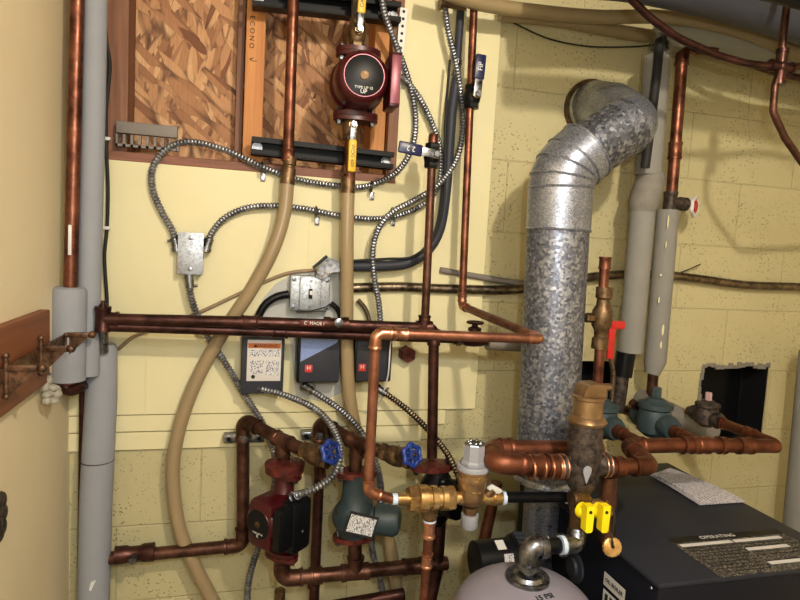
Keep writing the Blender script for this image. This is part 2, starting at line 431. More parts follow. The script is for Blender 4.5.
# ------------------------------------------------------------------ the room
XC=-.39; XR=2.6; ZC=2.42; YF=-3.4
hx0=W(102,150,0).x; hx1=W(394,182,0).x; hz0=W(250,172,0).z; hz1=2.2
nx0=W(699,400,0).x; nx1=W(766,400,0).x; nz0=W(730,447,0).z; nz1=W(730,366,0).z
mx0=W(572,385,0).x; mx1=W(612,385,0).x; mz0=W(592,425,0).z; mz1=W(592,361,0).z
def wall_grid(x0,x1,z0,z1,y0,y1,holes):
    xs=sorted({x0,x1,*[h[0] for h in holes],*[h[1] for h in holes]}); zs=sorted({z0,z1,*[h[2] for h in holes],*[h[3] for h in holes]})
    xs=[x for x in xs if x0<=x<=x1]; zs=[z for z in zs if z0<=z<=z1]
    bm=bmesh.new(); cache={}
    def vt(*a):
        k=tuple(round(q,5) for q in a)
        if k not in cache: cache[k]=bm.verts.new(a)
        return cache[k]
    solid=lambda i,j: 0<=i<len(xs)-1 and 0<=j<len(zs)-1 and not any(h[0]<(xs[i]+xs[i+1])/2<h[1] and h[2]<(zs[j]+zs[j+1])/2<h[3] for h in holes)
    for i in range(len(xs)-1):
        for j in range(len(zs)-1):
            if not solid(i,j): continue
            a,b,c,d=xs[i],xs[i+1],zs[j],zs[j+1]
            for y in (y0,y1): bm.faces.new([vt(a,y,c),vt(b,y,c),vt(b,y,d),vt(a,y,d)])
            for (di,dj,e) in ((-1,0,((a,c),(a,d))),(1,0,((b,c),(b,d))),(0,-1,((a,c),(b,c))),(0,1,((a,d),(b,d)))):
                if not solid(i+di,j+dj):
                    (p,q),(r,s)=e; bm.faces.new([vt(p,y0,q),vt(r,y0,s),vt(r,y1,s),vt(p,y1,q)])
    bm.verts.index_update(); g=G(); g.add([v.co.copy() for v in bm.verts],[tuple(v.index for v in f.verts) for f in bm.faces]); bm.free(); return g
HW=(hx0,hx1,hz0,hz1)
struct('wall_back',wall_grid(XC-.1,XR,-.1,ZC+.1,0,.2,[HW,(nx0,nx1,nz0,nz1),(mx0,mx1,mz0,mz1)]),'block')
# niche back and sides with shade painted in as near-black, then rough edge
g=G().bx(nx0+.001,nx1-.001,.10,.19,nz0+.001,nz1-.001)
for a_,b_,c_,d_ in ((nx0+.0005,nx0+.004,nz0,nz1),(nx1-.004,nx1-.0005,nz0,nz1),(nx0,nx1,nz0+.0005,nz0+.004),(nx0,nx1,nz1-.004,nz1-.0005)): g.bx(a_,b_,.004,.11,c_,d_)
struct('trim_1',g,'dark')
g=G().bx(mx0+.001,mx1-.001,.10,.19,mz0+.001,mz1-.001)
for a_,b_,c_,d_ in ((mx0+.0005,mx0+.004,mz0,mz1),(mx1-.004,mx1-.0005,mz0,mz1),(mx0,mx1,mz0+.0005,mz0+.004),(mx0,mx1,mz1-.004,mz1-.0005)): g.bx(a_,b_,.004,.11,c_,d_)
struct('trim_17',g,'dark')  # second niche, its deep shade likewise put into the liner colour
struct('trim_15',G().bx(nx0+.014,nx1-.02,.09,.10,nz0+.01,nz1-.014,.004),'blackm')
g=G()
for k in range(16):
    x=nx0+(nx1-nx0)*(k+.5)/16; g.box(V(x,-.0005,nz1+random.uniform(-.004,.008)),(nx1-nx0)/30,.003,random.uniform(.005,.011),None,.002)
for k in range(12):
    z=nz0+(nz1-nz0)*(k+.5)/12; g.box(V(nx0-random.uniform(-.004,.004),-.0005,z),random.uniform(.003,.008),.003,(nz1-nz0)/24,None,.002)
struct('trim_2',g,'parge')
# smooth cream panel over the blocks, three strips at its foot
px1=.677
zA=W(250,412,0).z; zB=W(250,428,0).z; zE=W(250,444.5,0).z
struct('trim_3',wall_grid(XC,px1,zA+.002,ZC,-.012,-.0002,[(hx0,hx1,hz0,hz1)]),'panelpaint')
struct('trim_4',G().bx(XC,px1-.09,-.011,-.0002,zB+.002,zA-.001),'panelpaint')
struct('trim_5',G().bx(XC,px1-.16,-.012,-.0002,zE,zB-.001),'panelpaint')
pl=[W(x,y,.0135) for x,y in ((262,300),(275,284),(300,270),(345,266),(350,300),(349,345),(343,392),(322,402),(296,396),(290,340),(262,330))]
for q in pl: q.y=-.0125
struct('trim_16',G().prism(pl,V(0,-.0006,0)),'plaster')
# seams in the panel: thin cover beads
g=G()
for (x,y0,y1) in ((308,200,318),(146,330,412)):
    a=W(x,y0,.013); b=W(x,y1,.013); g.box((a+b)/2,.0007,.0007,(a-b).length/2)
struct('trim_6',g,'panelpaint')
struct('wall_left',G().bx(XC-.12,XC,YF,.0,-.1,ZC+.1),'leftpaint')
struct('wall_right',G().bx(XR,XR+.12,YF,.2,-.1,ZC+.1),'leftpaint')
struct('wall_front',G().bx(XC-.12,XR+.12,YF-.12,YF,-.1,ZC+.1),'leftpaint')
struct('floor',G().bx(XC-.12,XR+.12,YF-.12,.2,-.1,0),'floor')
struct('ceiling',G().bx(XC-.12,XR+.12,YF-.12,.2,ZC,ZC+.1),'ceil')
# corner strip on the left wall
a=W(60,300,.03)

# framing seen in the opening
struct('trim_8',G().bx(hx0-.05,hx1+.05,.105,.117,hz0-.04,2.25),'osb')
xs_=W(103,80,0).x; xe=W(123,80,-.05).x
struct('trim_9',G().bx(hx0,hx0+.055,.0,.1,hz0,2.2,.002),'frame')
a=W(244,100,-.05).x; b=W(263,100,-.05).x
struct('trim_10',G().bx(a,b,.02,.1,hz0+.02,2.2,.002),'stud')
a=W(275,100,-.09).x
struct('trim_11',G().bx(W(236,100,-.09).x,W(243,100,-.09).x,.06,.1,hz0+.02,2.2,.001),'frame')
struct('trim_12',G().bx(hx1-.07,hx1-.03,.01,.1,hz0+.02,2.2,.002),'stud')
struct('trim_13',G().bx(hx1-.028,hx1,-.016,.1,hz0,2.2,.002),'frame')
struct('trim_14',G().bx(hx0,hx1-.03,-.014,.1,hz0,hz0+.022,.002),'plate')
# black strut channels across the opening
def strutch(x0,y0,x1,y1,h,label):
    A=W(x0,y0,.0); B=W(x1,y1,.0); t=thing('strut_channel',label,'strut channel',A,'black strut channels across the opening')
    A=V(A.x,-.035,A.z);B=V(B.x,-.035,B.z)
    ux=(B-A).normalized(); L=(B-A).length; uz=V(-ux.z,0,ux.x); ax=(ux,Y_,uz); C=(A+B)/2
    g=G(); H=h/2
    g.box(C+Y_*.018,L/2,.0015,H,ax); 
    for s in (-1,1):
        g.box(C+uz*(H*s),L/2,.019,.0015,ax); g.box(C-Y_*.0175+uz*(s*(H-.005)),L/2,.0015,.005,ax); g.box(C-Y_*.013+uz*(s*(H-.0098)),L/2,.005,.0012,ax)
    part('channel',g,'strut',t)
    for e in (.04,.96):
        p=A.lerp(B,e); g=G().lathe(p+Y_*.014,-Y_,[(0,.013),(.002,.013),(.002,.008),(.008,.008)],14); part('bolt',g,'steel',t)
strutch(251,148,389,163,.040,'black slotted strut channel along the bottom of the wooden opening')
strutch(252,3,396,19,.046,'black slotted strut channel across the top of the opening')
# pin-marked stud writing
t=thing('stud_marking','handwritten black pen marks and arrow running down the pine stud','marking',W(253,60,-.02))
dn_=-Z_
text(t,'E C O N O',W(252,32,-.0192),V(0,0,-1),V(1,0,0),.017,'ink',.0002)
text(t,'<-',W(253,60,-.0192),V(1,0,0),Z_,.022,'ink',.0002)
# grey slotted bracket at the foot of the opening
A=W(117,141,.012);B=W(178,141,.012)
t=thing('cable_bracket','grey slotted plastic bracket fixed at the left foot of the opening','bracket',V(A.x,-.02,A.z-.02))
g=G().bx(A.x,B.x,-.03,-.012,W(148,136,.02).z,W(148,124,.02).z,.003); part('cover',g,'greyplastic',t)
z1=W(148,137,.02).z; z2=W(148,149,.02).z
g=G().bx(A.x,B.x,-.028,-.014,z2,z2+.006)
for k in range(9):
    x=A.x+(B.x-A.x)*k/8; g.bx(x-.002 if k else x,x+.004,-.028,-.014,z2,z1)
part('slotted_rail',g,'greyplastic',t)
# ------------------------------------------------------------------ overhead right
def big(pts,rpx,mat,label,name,cat,group=None,n=24):
    P=[W(*p) for p in pts]; r=rpx*sc(P[len(P)//2]); return solo(name,G().tube(spline(P,.03),r,n),mat,label,cat,group)
big([(430,-14,.14),(478,3,.12),(540,12,.11),(600,17,.11),(660,17,.12),(720,26,.14),(770,42,.16),(830,70,.18),(930,120,.19),(1010,165,.19)],6.5,'beige','long beige tube sweeping across the top of the frame','overhead_tube','pipe','beige tubes along the top of the wall')
big([(500,14,.055),(560,20,.05),(600,28,.045),(650,36,.045),(700,40,.05),(750,50,.055),(830,66,.06),(930,95,.06),(1040,130,.06)],6.2,'beige','lower beige tube sagging beneath the long one at the top','overhead_tube','pipe','beige tubes along the top of the wall')
big([(560,-30,.34),(640,-22,.33),(720,-4,.32),(800,20,.31),(880,44,.30),(980,76,.30),(1100,114,.30)],21,'ductgrey','dark grey wrapped duct crossing the top right corner','overhead_duct','duct')
big([(600,-50,.55),(700,-34,.55),(800,-10,.55),(880,12,.55),(1000,48,.55),(1150,94,.55)],16,'boilerside','dark blue-grey duct nearest the ceiling at the top right','overhead_duct','duct')
big([(660,40,.075),(710,37,.085),(770,50,.095),(860,76,.1),(960,108,.1),(1040,134,.1)],16,'paledrum','pale grey-green insulated pipe lying behind the copper at top right','insulated_pipe','pipe')
# copper sweep at the top right
r=3.6*sc(W(700,90,.42))
t=run([W(x,y,d) for x,y,d in ((622,-10,.47),(650,18,.46),(678,38,.45),(716,55,.44),(748,64,.44),(782,67,.44),(830,66,.44),(930,92,.44),(1040,124,.44))],r,'cu_dark','dark copper pipe sagging from the top edge to the cross fitting at right',soft=.3)
P=W(781,67,.44)
t=run([W(789,-14,.44),W(784,30,.44),P,W(775,86,.44),W(773,112,.44),W(785,138,.44),W(806,168,.44),W(850,215,.2),W(852,330,.2),W(840,640,.2)],r,'cu_brown','copper pipe dropping through the dark cross fitting and bending right',soft=.03)
g=G()
for d,l in ((X_,.032),(-X_,.032),(Z_,.04),(-Z_,.04)): g.lathe(P,d,[(0,r*1.5),(l*.8,r*1.5),(l*.8,r*1.75),(l,r*1.75),(l,r)],16)
g.ball(P,r*1.9); part('cross_fitting',g,'cu_dark',t)
r=3.2*sc(W(740,75,.16))
run([W(690,47,.16),W(735,60,.20),W(780,74,.20),W(840,86,.18),W(940,112,.18),W(1040,138,.18)],r,'cu_dark','thin dark copper pipe running below the sagging one at top right',soft=.2)
# black wire hanging to the grey pipe
cable([W(x,y,.03) for x,y in ((500,14),(520,26),(550,39),(585,46),(620,47),(650,45),(662,40))],.0022,'ink','thin black wire drooping across the blocks under the beige tubes')
# ------------------------------------------------------------------ dark sagging line of tape-wrapped pipe across the wall
cable([W(x,y,.022) for x,y in ((352,288),(400,287),(450,289),(520,289),(600,276),(660,275),(700,279),(745,285),(800,287),(860,290),(960,294),(1050,297))],4.4*sc(W(600,280,0)),'armor_dark','dull dark wrapped pipe running level right across the back wall','wrapped_pipe',cat='pipe')
cable([W(x,y,.018) for x,y in ((440,270),(480,277),(520,283),(560,285))],3*sc(W(500,280,0)),'greyplastic','thin grey conduit lying just above the dark wrapped pipe','conduit',cat='conduit')
cable([W(x,y,.02) for x,y in ((672,275),(682,272),(692,268),(701,264))],.002,'ink','short loose black wire end poking up from the wrapped pipe','wire_end')
# grey liquid-tight conduit
P=[W(x,y,.05) for x,y in ((457,78),(452,110),(449,150),(446,190),(440,228),(428,250),(408,263),(380,266),(337,266))]
cable(P,5.2*sc(P[4]),'grey_box','thick grey conduit curving from the ceiling line to the conduit elbow','liquid_tight_conduit',n=14,cat='conduit')
cable([W(x,y,.065) for x,y in ((450,60),(446,110),(445,160),(444,200),(436,235),(415,256),(385,259),(350,261))],.0035,'ink','black cable following the inside of the thick grey conduit')
t=thing('steel_conduit','short straight steel conduit ending in a coupling at the top middle','conduit',W(456,74,.05))
a=W(462,-8,.05);b=W(457,64,.05); part('tube',G().tube([a,b],4*sc(a),14),'grey_box',t)
d=(b-a).normalized(); part('coupling',G().lathe(b-d*.01,d,[(0,.011),(0,.0135),(.012,.0135),(.014,.0115),(.03,.0115),(.03,.0135),(.038,.0135),(.038,.008)],14),'steel',t)
g=G().tube([W(440,2,.09),W(466,6,.09)],4.5*sc(W(450,4,.09)),16); g.lathe(W(440,2,.09),X_,[(0,.018),(.008,.018)],16)
solo('pipe_stub',g,'bronze','short bronze pipe stub poking out at the top beside the steel conduit','pipe')
# conduit body
t=thing('conduit_elbow','cast grey angled conduit elbow above the switch box','conduit elbow',W(325,272,.05))
A=W(337,266,.05);B=W(318,270,.045)
g=G().prism([W(314,276,.03),W(318,266,.03),W(327,257,.03),W(339,262,.03),W(339,271,.03),W(330,272,.03),W(322,279,.03)],V(0,-.035,0)); part('body',g,'steel',t)
g=G().tube([W(313,268,.07),W(327,256,.07)],.004,8); part('cover_plate',g,'grey_box',t)
# perforated hanger strap
a=W(404,8,.03);b=W(397,88,.03); ux=(b-a).normalized(); L=(b-a).length
t=thing('hanger_strap','white perforated hanger strap beside the top right of the opening','strap',b)
part('band',G().box((a+b)/2,.010,.001,L/2,(ux.cross(Y_),Y_,-ux)),'white',t)
g=G()
for k in range(11):
    p=a.lerp(b,(k+.5)/11)-Y_*.0012; g.lathe(p,-Y_,[(0,.004),(.0004,.004)],10)
part('holes',g,'ink',t)
# ------------------------------------------------------------------ left side
r=6.5*sc(W(74,150,.1))
P=[W(78,-20,.13),W(75,150,.13),W(70,289,.13),W(68,384,.13)]
t=run([P[0],P[3]],r,'cu_red','tall reddish copper pipe in the corner wearing a thick grey sleeve',name='copper_pipe')
a=W(69.5,287,.13);b=W(68,380,.13); R=16.3*sc(a)
g=G().lathe(b,(a-b),[(0,r*1.05),(0,R),((a-b).length-.012,R),((a-b).length-.004,R*.95),((a-b).length,R*.8),((a-b).length,r*1.05)],28); part('foam_sleeve',g,'insul',t,'grey foam sleeve')
g=G().box(W(71.5,240,.13)-Y_*(r*.96),.0035,.0012,.033,None,.001); part('paint_smear',g,'white',t,'white paint smear')
solo('insulated_pipe',G().tube(ext([W(95.5,-20,.10),W(93.5,100,.10),W(87.5,375,.10)]),11.2*sc(W(92,100,.10)),28),'insul','tall grey foam-insulated pipe standing right of the corner copper','pipe','grey insulated pipes on the left')
b=W(94,620,.075);a=W(103,346,.075)
t=thing('insulated_pipe','lower grey foam-insulated pipe hanging below the copper tee at left','pipe',b,'grey insulated pipes on the left')
part('foam_sleeve',G().tube(ext([W(103,343,.052),W(102,350,.052),W(101,400,.052),W(96,500,.052),W(93,620,.052)]),[.028,.034,.036,.037,.037,.037],28),'insul',t)
part('copper_stub',G().tube([W(103,330,.1),W(103,352,.09)],.012,14),'steel',t)
g=G().torus(W(97.5,460,.052),Z_,.0372,.0012,28,6); part('joint_line',g,'grey_box',t)
part('torn_patch',G().prism([W(91,582,.0895),W(96,580,.0895),W(91,591,.0895),W(89,590,.0895)],V(0,-.001,0)),'white',t,'small white torn patch')
run([W(83,376,.03),W(80,620,.03)],3.2*sc(W(80,500,.03)),'cu_dark','thin dark copper pipe dropping behind the lower insulated pipe')
g=G().tube(fillet([W(62,384,.11),W(70,390,.11),W(84,382,.11)],.02,6),.017,14); solo('pipe_elbow',g,'cu_dark','dark elbow peeping out under the grey sleeve in the corner','pipe fitting')
# scrap of foam in the corner
g=G()
for k in range(16):
    g.ball(W(47+random.uniform(-5,5),376+random.uniform(-2,26),.25)+V(0,random.uniform(-.02,.02),0),random.uniform(.006,.013),8,(1,1,random.uniform(.7,1.4)))
cx=min(v.x for v in g.v)
for v in g.v: v.x+=XC+.004-cx
solo('foam_scrap',g,'scrap','crumpled dirty white foam stuck in the corner under the copper sleeve','foam scrap')
# black cable with clips
P=[W(x,y,.02) for x,y in ((105,-20),(105,20),(107,45),(110,65),(108,90),(106,115),(106.5,150),(108,190),(107,228),(104.5,258),(107,300),(106,312))]
t=thing('wall_cable','black cable clipped down the wall beside the tall insulated pipe','cable',P[-1])
part('cord',G().tube(spline(P,.008),.0042,10),'ink',t)
for y in (139,228): 
    p=W(107,y,.02); part('clip',G().box(p-Y_*.003,.0085,.007,.004,None,.002),'white',t,'white plastic clip')
# wooden board on left wall with hook rail: board spans toward the camera
def LW(px,py,x):      # point on a plane of constant X
    r_=(px-400)*R2+(py-300)*D2+F*FW; return CP+r_*((x-CP.x)/r_.x)
bz1=LW(33,316,XC+.02).z; bz0=LW(30,396,XC+.02).z; ye=LW(50,350,XC+.02).y
tb=solo('wall_board',G().bx(XC,XC+.02,-1.45,ye,bz0,bz1,.002),'board','brown wooden board fixed level along the left wall','board')
# hook rail
t=thing('hook_rail','bronze rail of hooks mounted on the wooden board at left','hook rail',LW(20,372,XC+.022))
zr=(bz0+bz1)/2-.002
y_=[LW(px,py,XC+.03).y for px,py in ((6,365),(41,350),(66,340))]
part('rail',G().bx(XC+.021,XC+.028,y_[0]-.02,y_[2]+.008,zr-.012,zr+.012,.002),'hookiron',t)
for y in y_:
    L=.052
    rl=.033 if y!=y_[2] else .012
    g=G().tube([V(XC+.030,y,zr-rl),V(XC+.030,y,zr+rl*.9)],.0042,10); g.ball(V(XC+.030,y,zr+rl),.006,10); g.ball(V(XC+.030,y,zr-rl-.002),.006,10)
    g.box(V(XC+.030+L/2,y,zr+.012),L/2,.004,.006,None,.002); g.ball(V(XC+.030+L,y,zr+.013),.0085,12)
    g.prism([V(XC+.034,y-.002,zr+.006),V(XC+.034,y-.002,zr-.035),V(XC+.03+L*.8,y-.002,zr+.006)],V(0,.004,0))
    part('hook',g,'hookiron',t)
g=G()
for k in range(7):
    a=2*PI*k/7; g.ball(LW(1,516,XC+.004)+V(0,math.cos(a)*.012,math.sin(a)*.03),.016,8,(.3,1,1))
for v in g.v: v.x=max(v.x,XC+.0005)
solo('dark_rough_patch',g,'ironrust','small dark rough patch on the left wall at the picture edge','patch')  # dark bumpy patch, flattened against the left wall
# ------------------------------------------------------------------ plastic hoses
def hose(pts,rpx,label,coup):
    P=[W(*p) for p in pts]; r=rpx*sc(P[1]); t=thing('heating_hose',label,'hose',min(P,key=lambda p:p.z),'tan heating hoses')
    part('tube',G().tube(spline(ext(P),.012),r,20),'pex',t)
    a=P[0]; d=(P[1]-P[0]).normalized(); part('ferrule',G().lathe(a-d*.05,d,[(0,r*.8),(0,r*1.0),(.02,r*1.0),(.022,r*.85),(.027,r*.85),(.029,r*1.05),(.068,r*1.08),(.068,r)],20),'bronze',t)
    return t
hose([(288,177,.075),(284,215,.075),(272,252,.075),(250,292,.065),(222,334,.055),(196,382,.05),(179,430,.05),(173,475,.05),(180,530,.055),(198,572,.06),(222,620,.06),(240,680,.06)],6.8,'long tan hose bowing left down the wall from the copper drop',1)
hose([(348,186,.085),(347,240,.085),(347,300,.075),(347,350,.075),(350,400,.075),(362,455,.075),(378,500,.075),(391,550,.075),(399,610,.075),(404,680,.075)],6.8,'tan hose dropping from the upper pump and passing between the control boxes',1)
run([W(294,-20,.09),W(288,160,.075)],5.6*sc(W(290,80,.09)),'cu_red','straight reddish copper pipe crossing the strand board opening',coups=((0,.97,2.2),))
# upper pump and its valves on one line
def lever(t,P,out,along,L,wd,mat,mat0='steel',nm='valve_handle',words=None):
    """flat lever: P stem point, out = stem direction, along = lever direction"""
    out=out.normalized(); along=(along-out*along.dot(out)).normalized(); side=out.cross(along); ax=(side,out,along)
    g=G().lathe(P,out,[(0,.010),(.014,.010),(.014,.006),(.024,.006)],12); part('stem',g,'brass',t)
    B=P+out*.019
    g=G().box(B+along*.018,wd*.75,.0016,.026,ax,.0008); g.hexa(B,out,.001,.008,.008); h=part(nm,g,mat0,t)
    g=G().box(B+along*(.036+L/2),wd,.0045,L/2,ax,.004); gr=part('grip',g,mat,h)
    if words: text(gr,words,B+out*.0048+along*(.036+L/2),along,out.cross(along),wd*1.25,'white' if mat!='yellow2' else 'ink',.0002)
    return h
def valve_body(t,P,ax,r,mat,l=.07):
    g=G().hexa(P,ax,-l/2,-l/2+.016,r*1.45); g.hexa(P,ax,l/2-.016,l/2,r*1.45); g.lathe(P,ax,[(-l*.32,r*1.2),(-l*.2,r*1.5),(0,r*1.62),(l*.2,r*1.5),(l*.32,r*1.2)],18); return part('valve_body',g,mat,t)
t=run([W(358,-20,.10),W(357,40,.10)],.016,'ironrust','dark iron pipe with a yellow-handled valve above the upper pump',name='pipe_and_valve',cat='valve')
P=W(357,34,.10); valve_body(t,P,Z_,.014,'bronze'); lever(t,P-Y_*.018,-Y_,W(361,0,.12)-W(358,40,.12),.085,.010,'yellow2',words='GAS WOG')
t=run([W(352,112,.10),W(349,182,.088)],.015,'cu_red','copper pipe with a yellow-handled valve hanging below the upper pump',name='pipe_and_valve',cat='valve')
P=W(351,127,.10); valve_body(t,P,Z_,.014,'bronze'); lever(t,P-Y_*.018,-Y_,-Z_,.078,.010,'yellow2',words='WOG 600')
def flangeg(P,ax,side,w,th):
    """two-bolt oval pump flange"""
    ax=ax.normalized(); g=G(); poly=[]
    f=side.cross(ax)
    for k in range(28):
        a=2*PI*k/28; poly.append(P-ax*th/2+side*(w*math.cos(a))+f*(w*.62*math.sin(a)))
    return g.prism(poly,ax*th)
def bolts(t,P,ax,side,w,th):
    for s in (-1,1):
        c=P+side*(w*.74*s); g=G().hexa(c,ax,-th*1.6,th*1.6,.0075); part('flange_bolt',g,'steel',t)
def pump(C,f,H,R,label,body,face,boxm,capm=None,flm=None,txt=None,boxside=1,name='circulator_pump',boxh=.11,fl=.048,bw=.013):
    """C pipe axis centre, f facing direction (motor axis), H half height"""
    f=f.normalized(); side=f.cross(Z_).normalized()*-1
    t=thing(name,label,'pump',C-Z_*H)
    g=G().lathe(C,Z_,[(-H*.95,R*.45),(-H*.5,R*.5),(-H*.35,R*.75),(H*.35,R*.75),(H*.5,R*.5),(H*.95,R*.45)],24)
    g.lathe(C,f,[(-R*.55,R*.6),(-R*.3,R*1.02),(R*.15,R*1.05),(R*.3,R*.95)],28); part('volute',g,body,t)
    for s in (-1,1):
        for k,(dz,m_) in enumerate(((0,body),(.011,flm or body))):
            P=C+Z_*s*(H*.96+dz); part('flange',flangeg(P,Z_,side,fl,.010),m_,t)
        bolts(t,C+Z_*s*(H*.96+.0055),Z_,side,fl,.012)
    g=G().lathe(C,f,[(R*.25,R*.95),(R*.5,R*.98),(R*1.3,R*.94),(R*1.5,R*.86),(R*1.6,R*.72)],28); part('motor',g,body,t)
    g=G().lathe(C,f,[(R*1.5,R*.70),(R*1.64,R*.70),(R*1.66,R*.66)],28); fc=part('nameplate',g,face,t,'dark round nameplate')
    part('vent_plug',G().lathe(C,f,[(R*1.62,R*.15),(R*1.70,R*.15),(R*1.71,R*.10)],16),'bronze',fc)
    g=G().torus(C+f*R*1.62,f,R*.71,R*.025,32,6); part('rim',g,capm or body,t)
    if txt:
        up=Z_-f*Z_.dot(f); sx=-f.cross(up)*-1
        sx=up.cross(f); text(fc,txt[0],C+f*R*1.665-up*R*.42,sx,up,R*.13,'white',.0002); text(fc,txt[1],C+f*R*1.665-up*R*.55,sx,up,R*.2,'white',.0002)
    bc=C+f*R*1.0+side*boxside*(R*.93+bw); ax=(side,f,Z_)
    bx=part('terminal_box',G().box(bc,bw,R*.62,boxh/2,ax,.005),boxm[0],t)
    part('box_cover',G().box(bc+f*(R*.62),bw*.85,.002,boxh*.44,ax,.001),boxm[1],bx)
    return t,bc
C=W(357,86,.10)
tp,bc=pump(C,V(-.03,-1,-.02),.074,.066,'dark red circulator pump mounted upright over the strand board','red_enamel','black',('red_enamel','red_front'),txt=('TYPE UP 15','UP'),boxh=.125,fl=.056,capm='red_front')
# controllers on the wall ---------------------------------------------------
def boxpx(x0,y0,x1,y1,d0,d1,bev=.003):
    xm,ym=(x0+x1)/2,(y0+y1)/2; a=W(x0,ym,d1).x;b=W(x1,ym,d1).x;zt=W(xm,y0,d1).z;zb=W(xm,y1,d1).z
    return (a,b,-d1,-d0,zb,zt),G().bx(a,b,-d1,-d0,zb,zt,bev)
# junction box
t=thing('junction_box','zinc junction box with a blank cover between two armored conduits','electrical box',W(190,275,.02))
d,g=boxpx(178,233,203,274,.0125,.045,.004); part('box',g,'grey_box',t)
g=G().bx(d[0]-.001,d[1]+.001,-.048,-.045,d[4]-.001,d[5]+.001,.001); c=part('cover',g,'galvbox',t)
for z in (d[5]-.012,d[4]+.012): part('screw',G().lathe(V((d[0]+d[1])/2,-.048,z),-Y_,[(0,.0055),(.0015,.005),(.002,.003)],12),'steel',c)
# switch box
t=thing('switch_box','galvanised switch box with a toggle switch above the copper pair','electrical box',W(310,313,.02))
d,g=boxpx(290,276,330,311,.0125,.05,.005); part('box',g,'galvbox',t)
xm=(d[0]+d[1])/2; zm=(d[4]+d[5])/2; w_=(d[1]-d[0])
g=G().bx(xm-w_*.27,xm+w_*.27,-.058,-.05,d[4]+.002,d[5]-.002,.003); c=part('raised_cover',g,'galvbox',t)
g=G().bx(xm-.005,xm+.005,-.0595,-.058,zm-.013,zm+.013,.001); part('switch_slot',g,'ink',c)
part('toggle',G().box(V(xm,-.064,zm+.003),.0035,.008,.005,None,.001),'white',c,'white toggle')
for i in (-1,1):
    for z in (zm-.022,zm+.022):
        pass
for x in (d[0]+.009,d[1]-.009):
    for z in (d[4]+.010,d[5]-.010): part('screw',G().lathe(V(x,-.05,z),-Y_,[(0,.006),(.0015,.0055),(.002,.003)],12),'steel',t)
for k in (-1,1): part('screw',G().lathe(V(xm,-.058,zm+k*.033),-Y_,[(0,.004),(.001,.004)],10),'steel',c)
# thin wire across it
cable([W(x,y,.07) for x,y in ((296,312),(310,311),(325,307),(331,303))],.0016,'ink','thin black wire end crossing the lower edge of the switch box','wire_end')
# control box with warning label
t=thing('control_box','grey control box with a white warning label left of the others','control box',W(262,393,.02),'control boxes on the wall')
d,g=boxpx(241,338,284,394,.0125,.075,.004); part('case',g,'grey_box',t)
d2,g=boxpx(247,340,281,381,.075,.0765,.0005); lb=part('label',g,'lbl_white',t,'white label with an orange warning band')
x0,x1,z0,z1=d2[0],d2[1],d2[4],d2[5]; H=z1-z0
part('warning_band',G().bx(x0+.002,x1-.002,-.0771,-.0765,z1-H*.2,z1-H*.08),'orange',lb)
text(lb,'\u26a0 WARNING' if False else 'WARNING',V((x0+x1)/2+.006,-.0772,z1-H*.14),X_,Z_,H*.105)
part('warning_triangle',G().prism([V(x0+.014,-.0772,z1-H*.175),V(x0+.024,-.0772,z1-H*.175),V(x0+.019,-.0772,z1-H*.1)],V(0,-.0004,0)),'ink',lb)
g=G()
for (a,b,c,e) in ((.06,.94,.24,.40),(.08,.5,.5,.82),(.56,.94,.5,.86)):
    g.bx(x0+(x1-x0)*a,x0+(x1-x0)*b,-.0770,-.0765,z1-H*e,z1-H*c)
part('small_print',g,'lbl_text',lb)
part('round_mark',G().lathe(V(x0+.016,-.0765,z0+.011),-Y_,[(0,.005),(.0005,.005)],14),'ink',lb)
def ctrl(x0,y0,x1,y1,label,blue):
    t=thing('control_box',label,'control box',W((x0+x1)/2,y1,.02),'control boxes on the wall')
    d,g=boxpx(x0,y0,x1,y1,.0125,.075,.005); part('case',g,'black' ,t)
    w_=d[1]-d[0]; h=d[5]-d[4]
    g=G().bx(d[0]+.006,d[1]-.002,-.081,-.075,d[4]+.004,d[5]-.002,.003); c=part('front_cover',g,'grey_box',t)
    if blue: part('blue_label',G().prism([V(d[0]+.008,-.0812,d[5]-.004),V(d[1]-.006,-.0812,d[5]-.004),V(d[1]-.012,-.0812,d[5]-.016),V(d[0]+.008,-.0812,d[4]+h*.46)],V(0,-.0006,0)),'blue_label',c,'pale blue triangular label')
    s=.0095; X=d[0]+.03 if blue else d[0]+.022; Z=d[4]+h*.32
    part('red_logo',G().bx(X-s,X+s,-.0818,-.081,Z-s,Z+s,.0004),'red_logo',c,'small red square logo')
    text(c,'H',V(X,-.0821,Z+.001),X_,Z_,.015,'white')
    part('knockout',G().lathe(V(d[0]+.02,-.045,d[4]-.006),Z_,[(0,.012),(.007,.012)],14),'steel',t)
    return t
ctrl(297,336,340,383,'black control box carrying a pale blue label beside the tan hose','b')
ctrl(354,335,392,382,'plain black control box right of the tan hose with a small red logo',None)
# ------------------------------------------------------------------ armored conduits
fx=lambda L,d: [W(p[0],p[1],p[2] if len(p)>2 else d) for p in L]
ra=3.35*sc(W(250,250,.03))
flex(fx([(177,250),(173,232),(162,212),(153,190),(153,168),(167,149),(190,142),(225,150),(262,167),(295,179),(330,185),(362,187),(388,178),(405,162),(414,140),(415,112),(408,78,.035),(395,42,.06),(385,15,.075),(380,-12,.075)],.026),ra,'armored conduit arching over the junction box from its left side','armor')
flex(fx([(206,250),(212,233),(225,218),(247,208),(275,206),(305,209),(340,216),(375,219),(403,214),(425,203),(437,188),(441,165),(438,140),(424,106),(408,83),(390,71,.1)],.034),ra,'armored conduit from the junction box up to the upper pump','armor')
flex(fx([(444,-8),(447,25),(455,60),(461,95),(463,130),(456,160),(438,185),(415,200),(394,211),(380,226),(373,248),(374,275),(379,305),(381,334)],.062),ra,'armored conduit dropping from the top and hooking down behind the copper pair','armor',conn=(False,False))
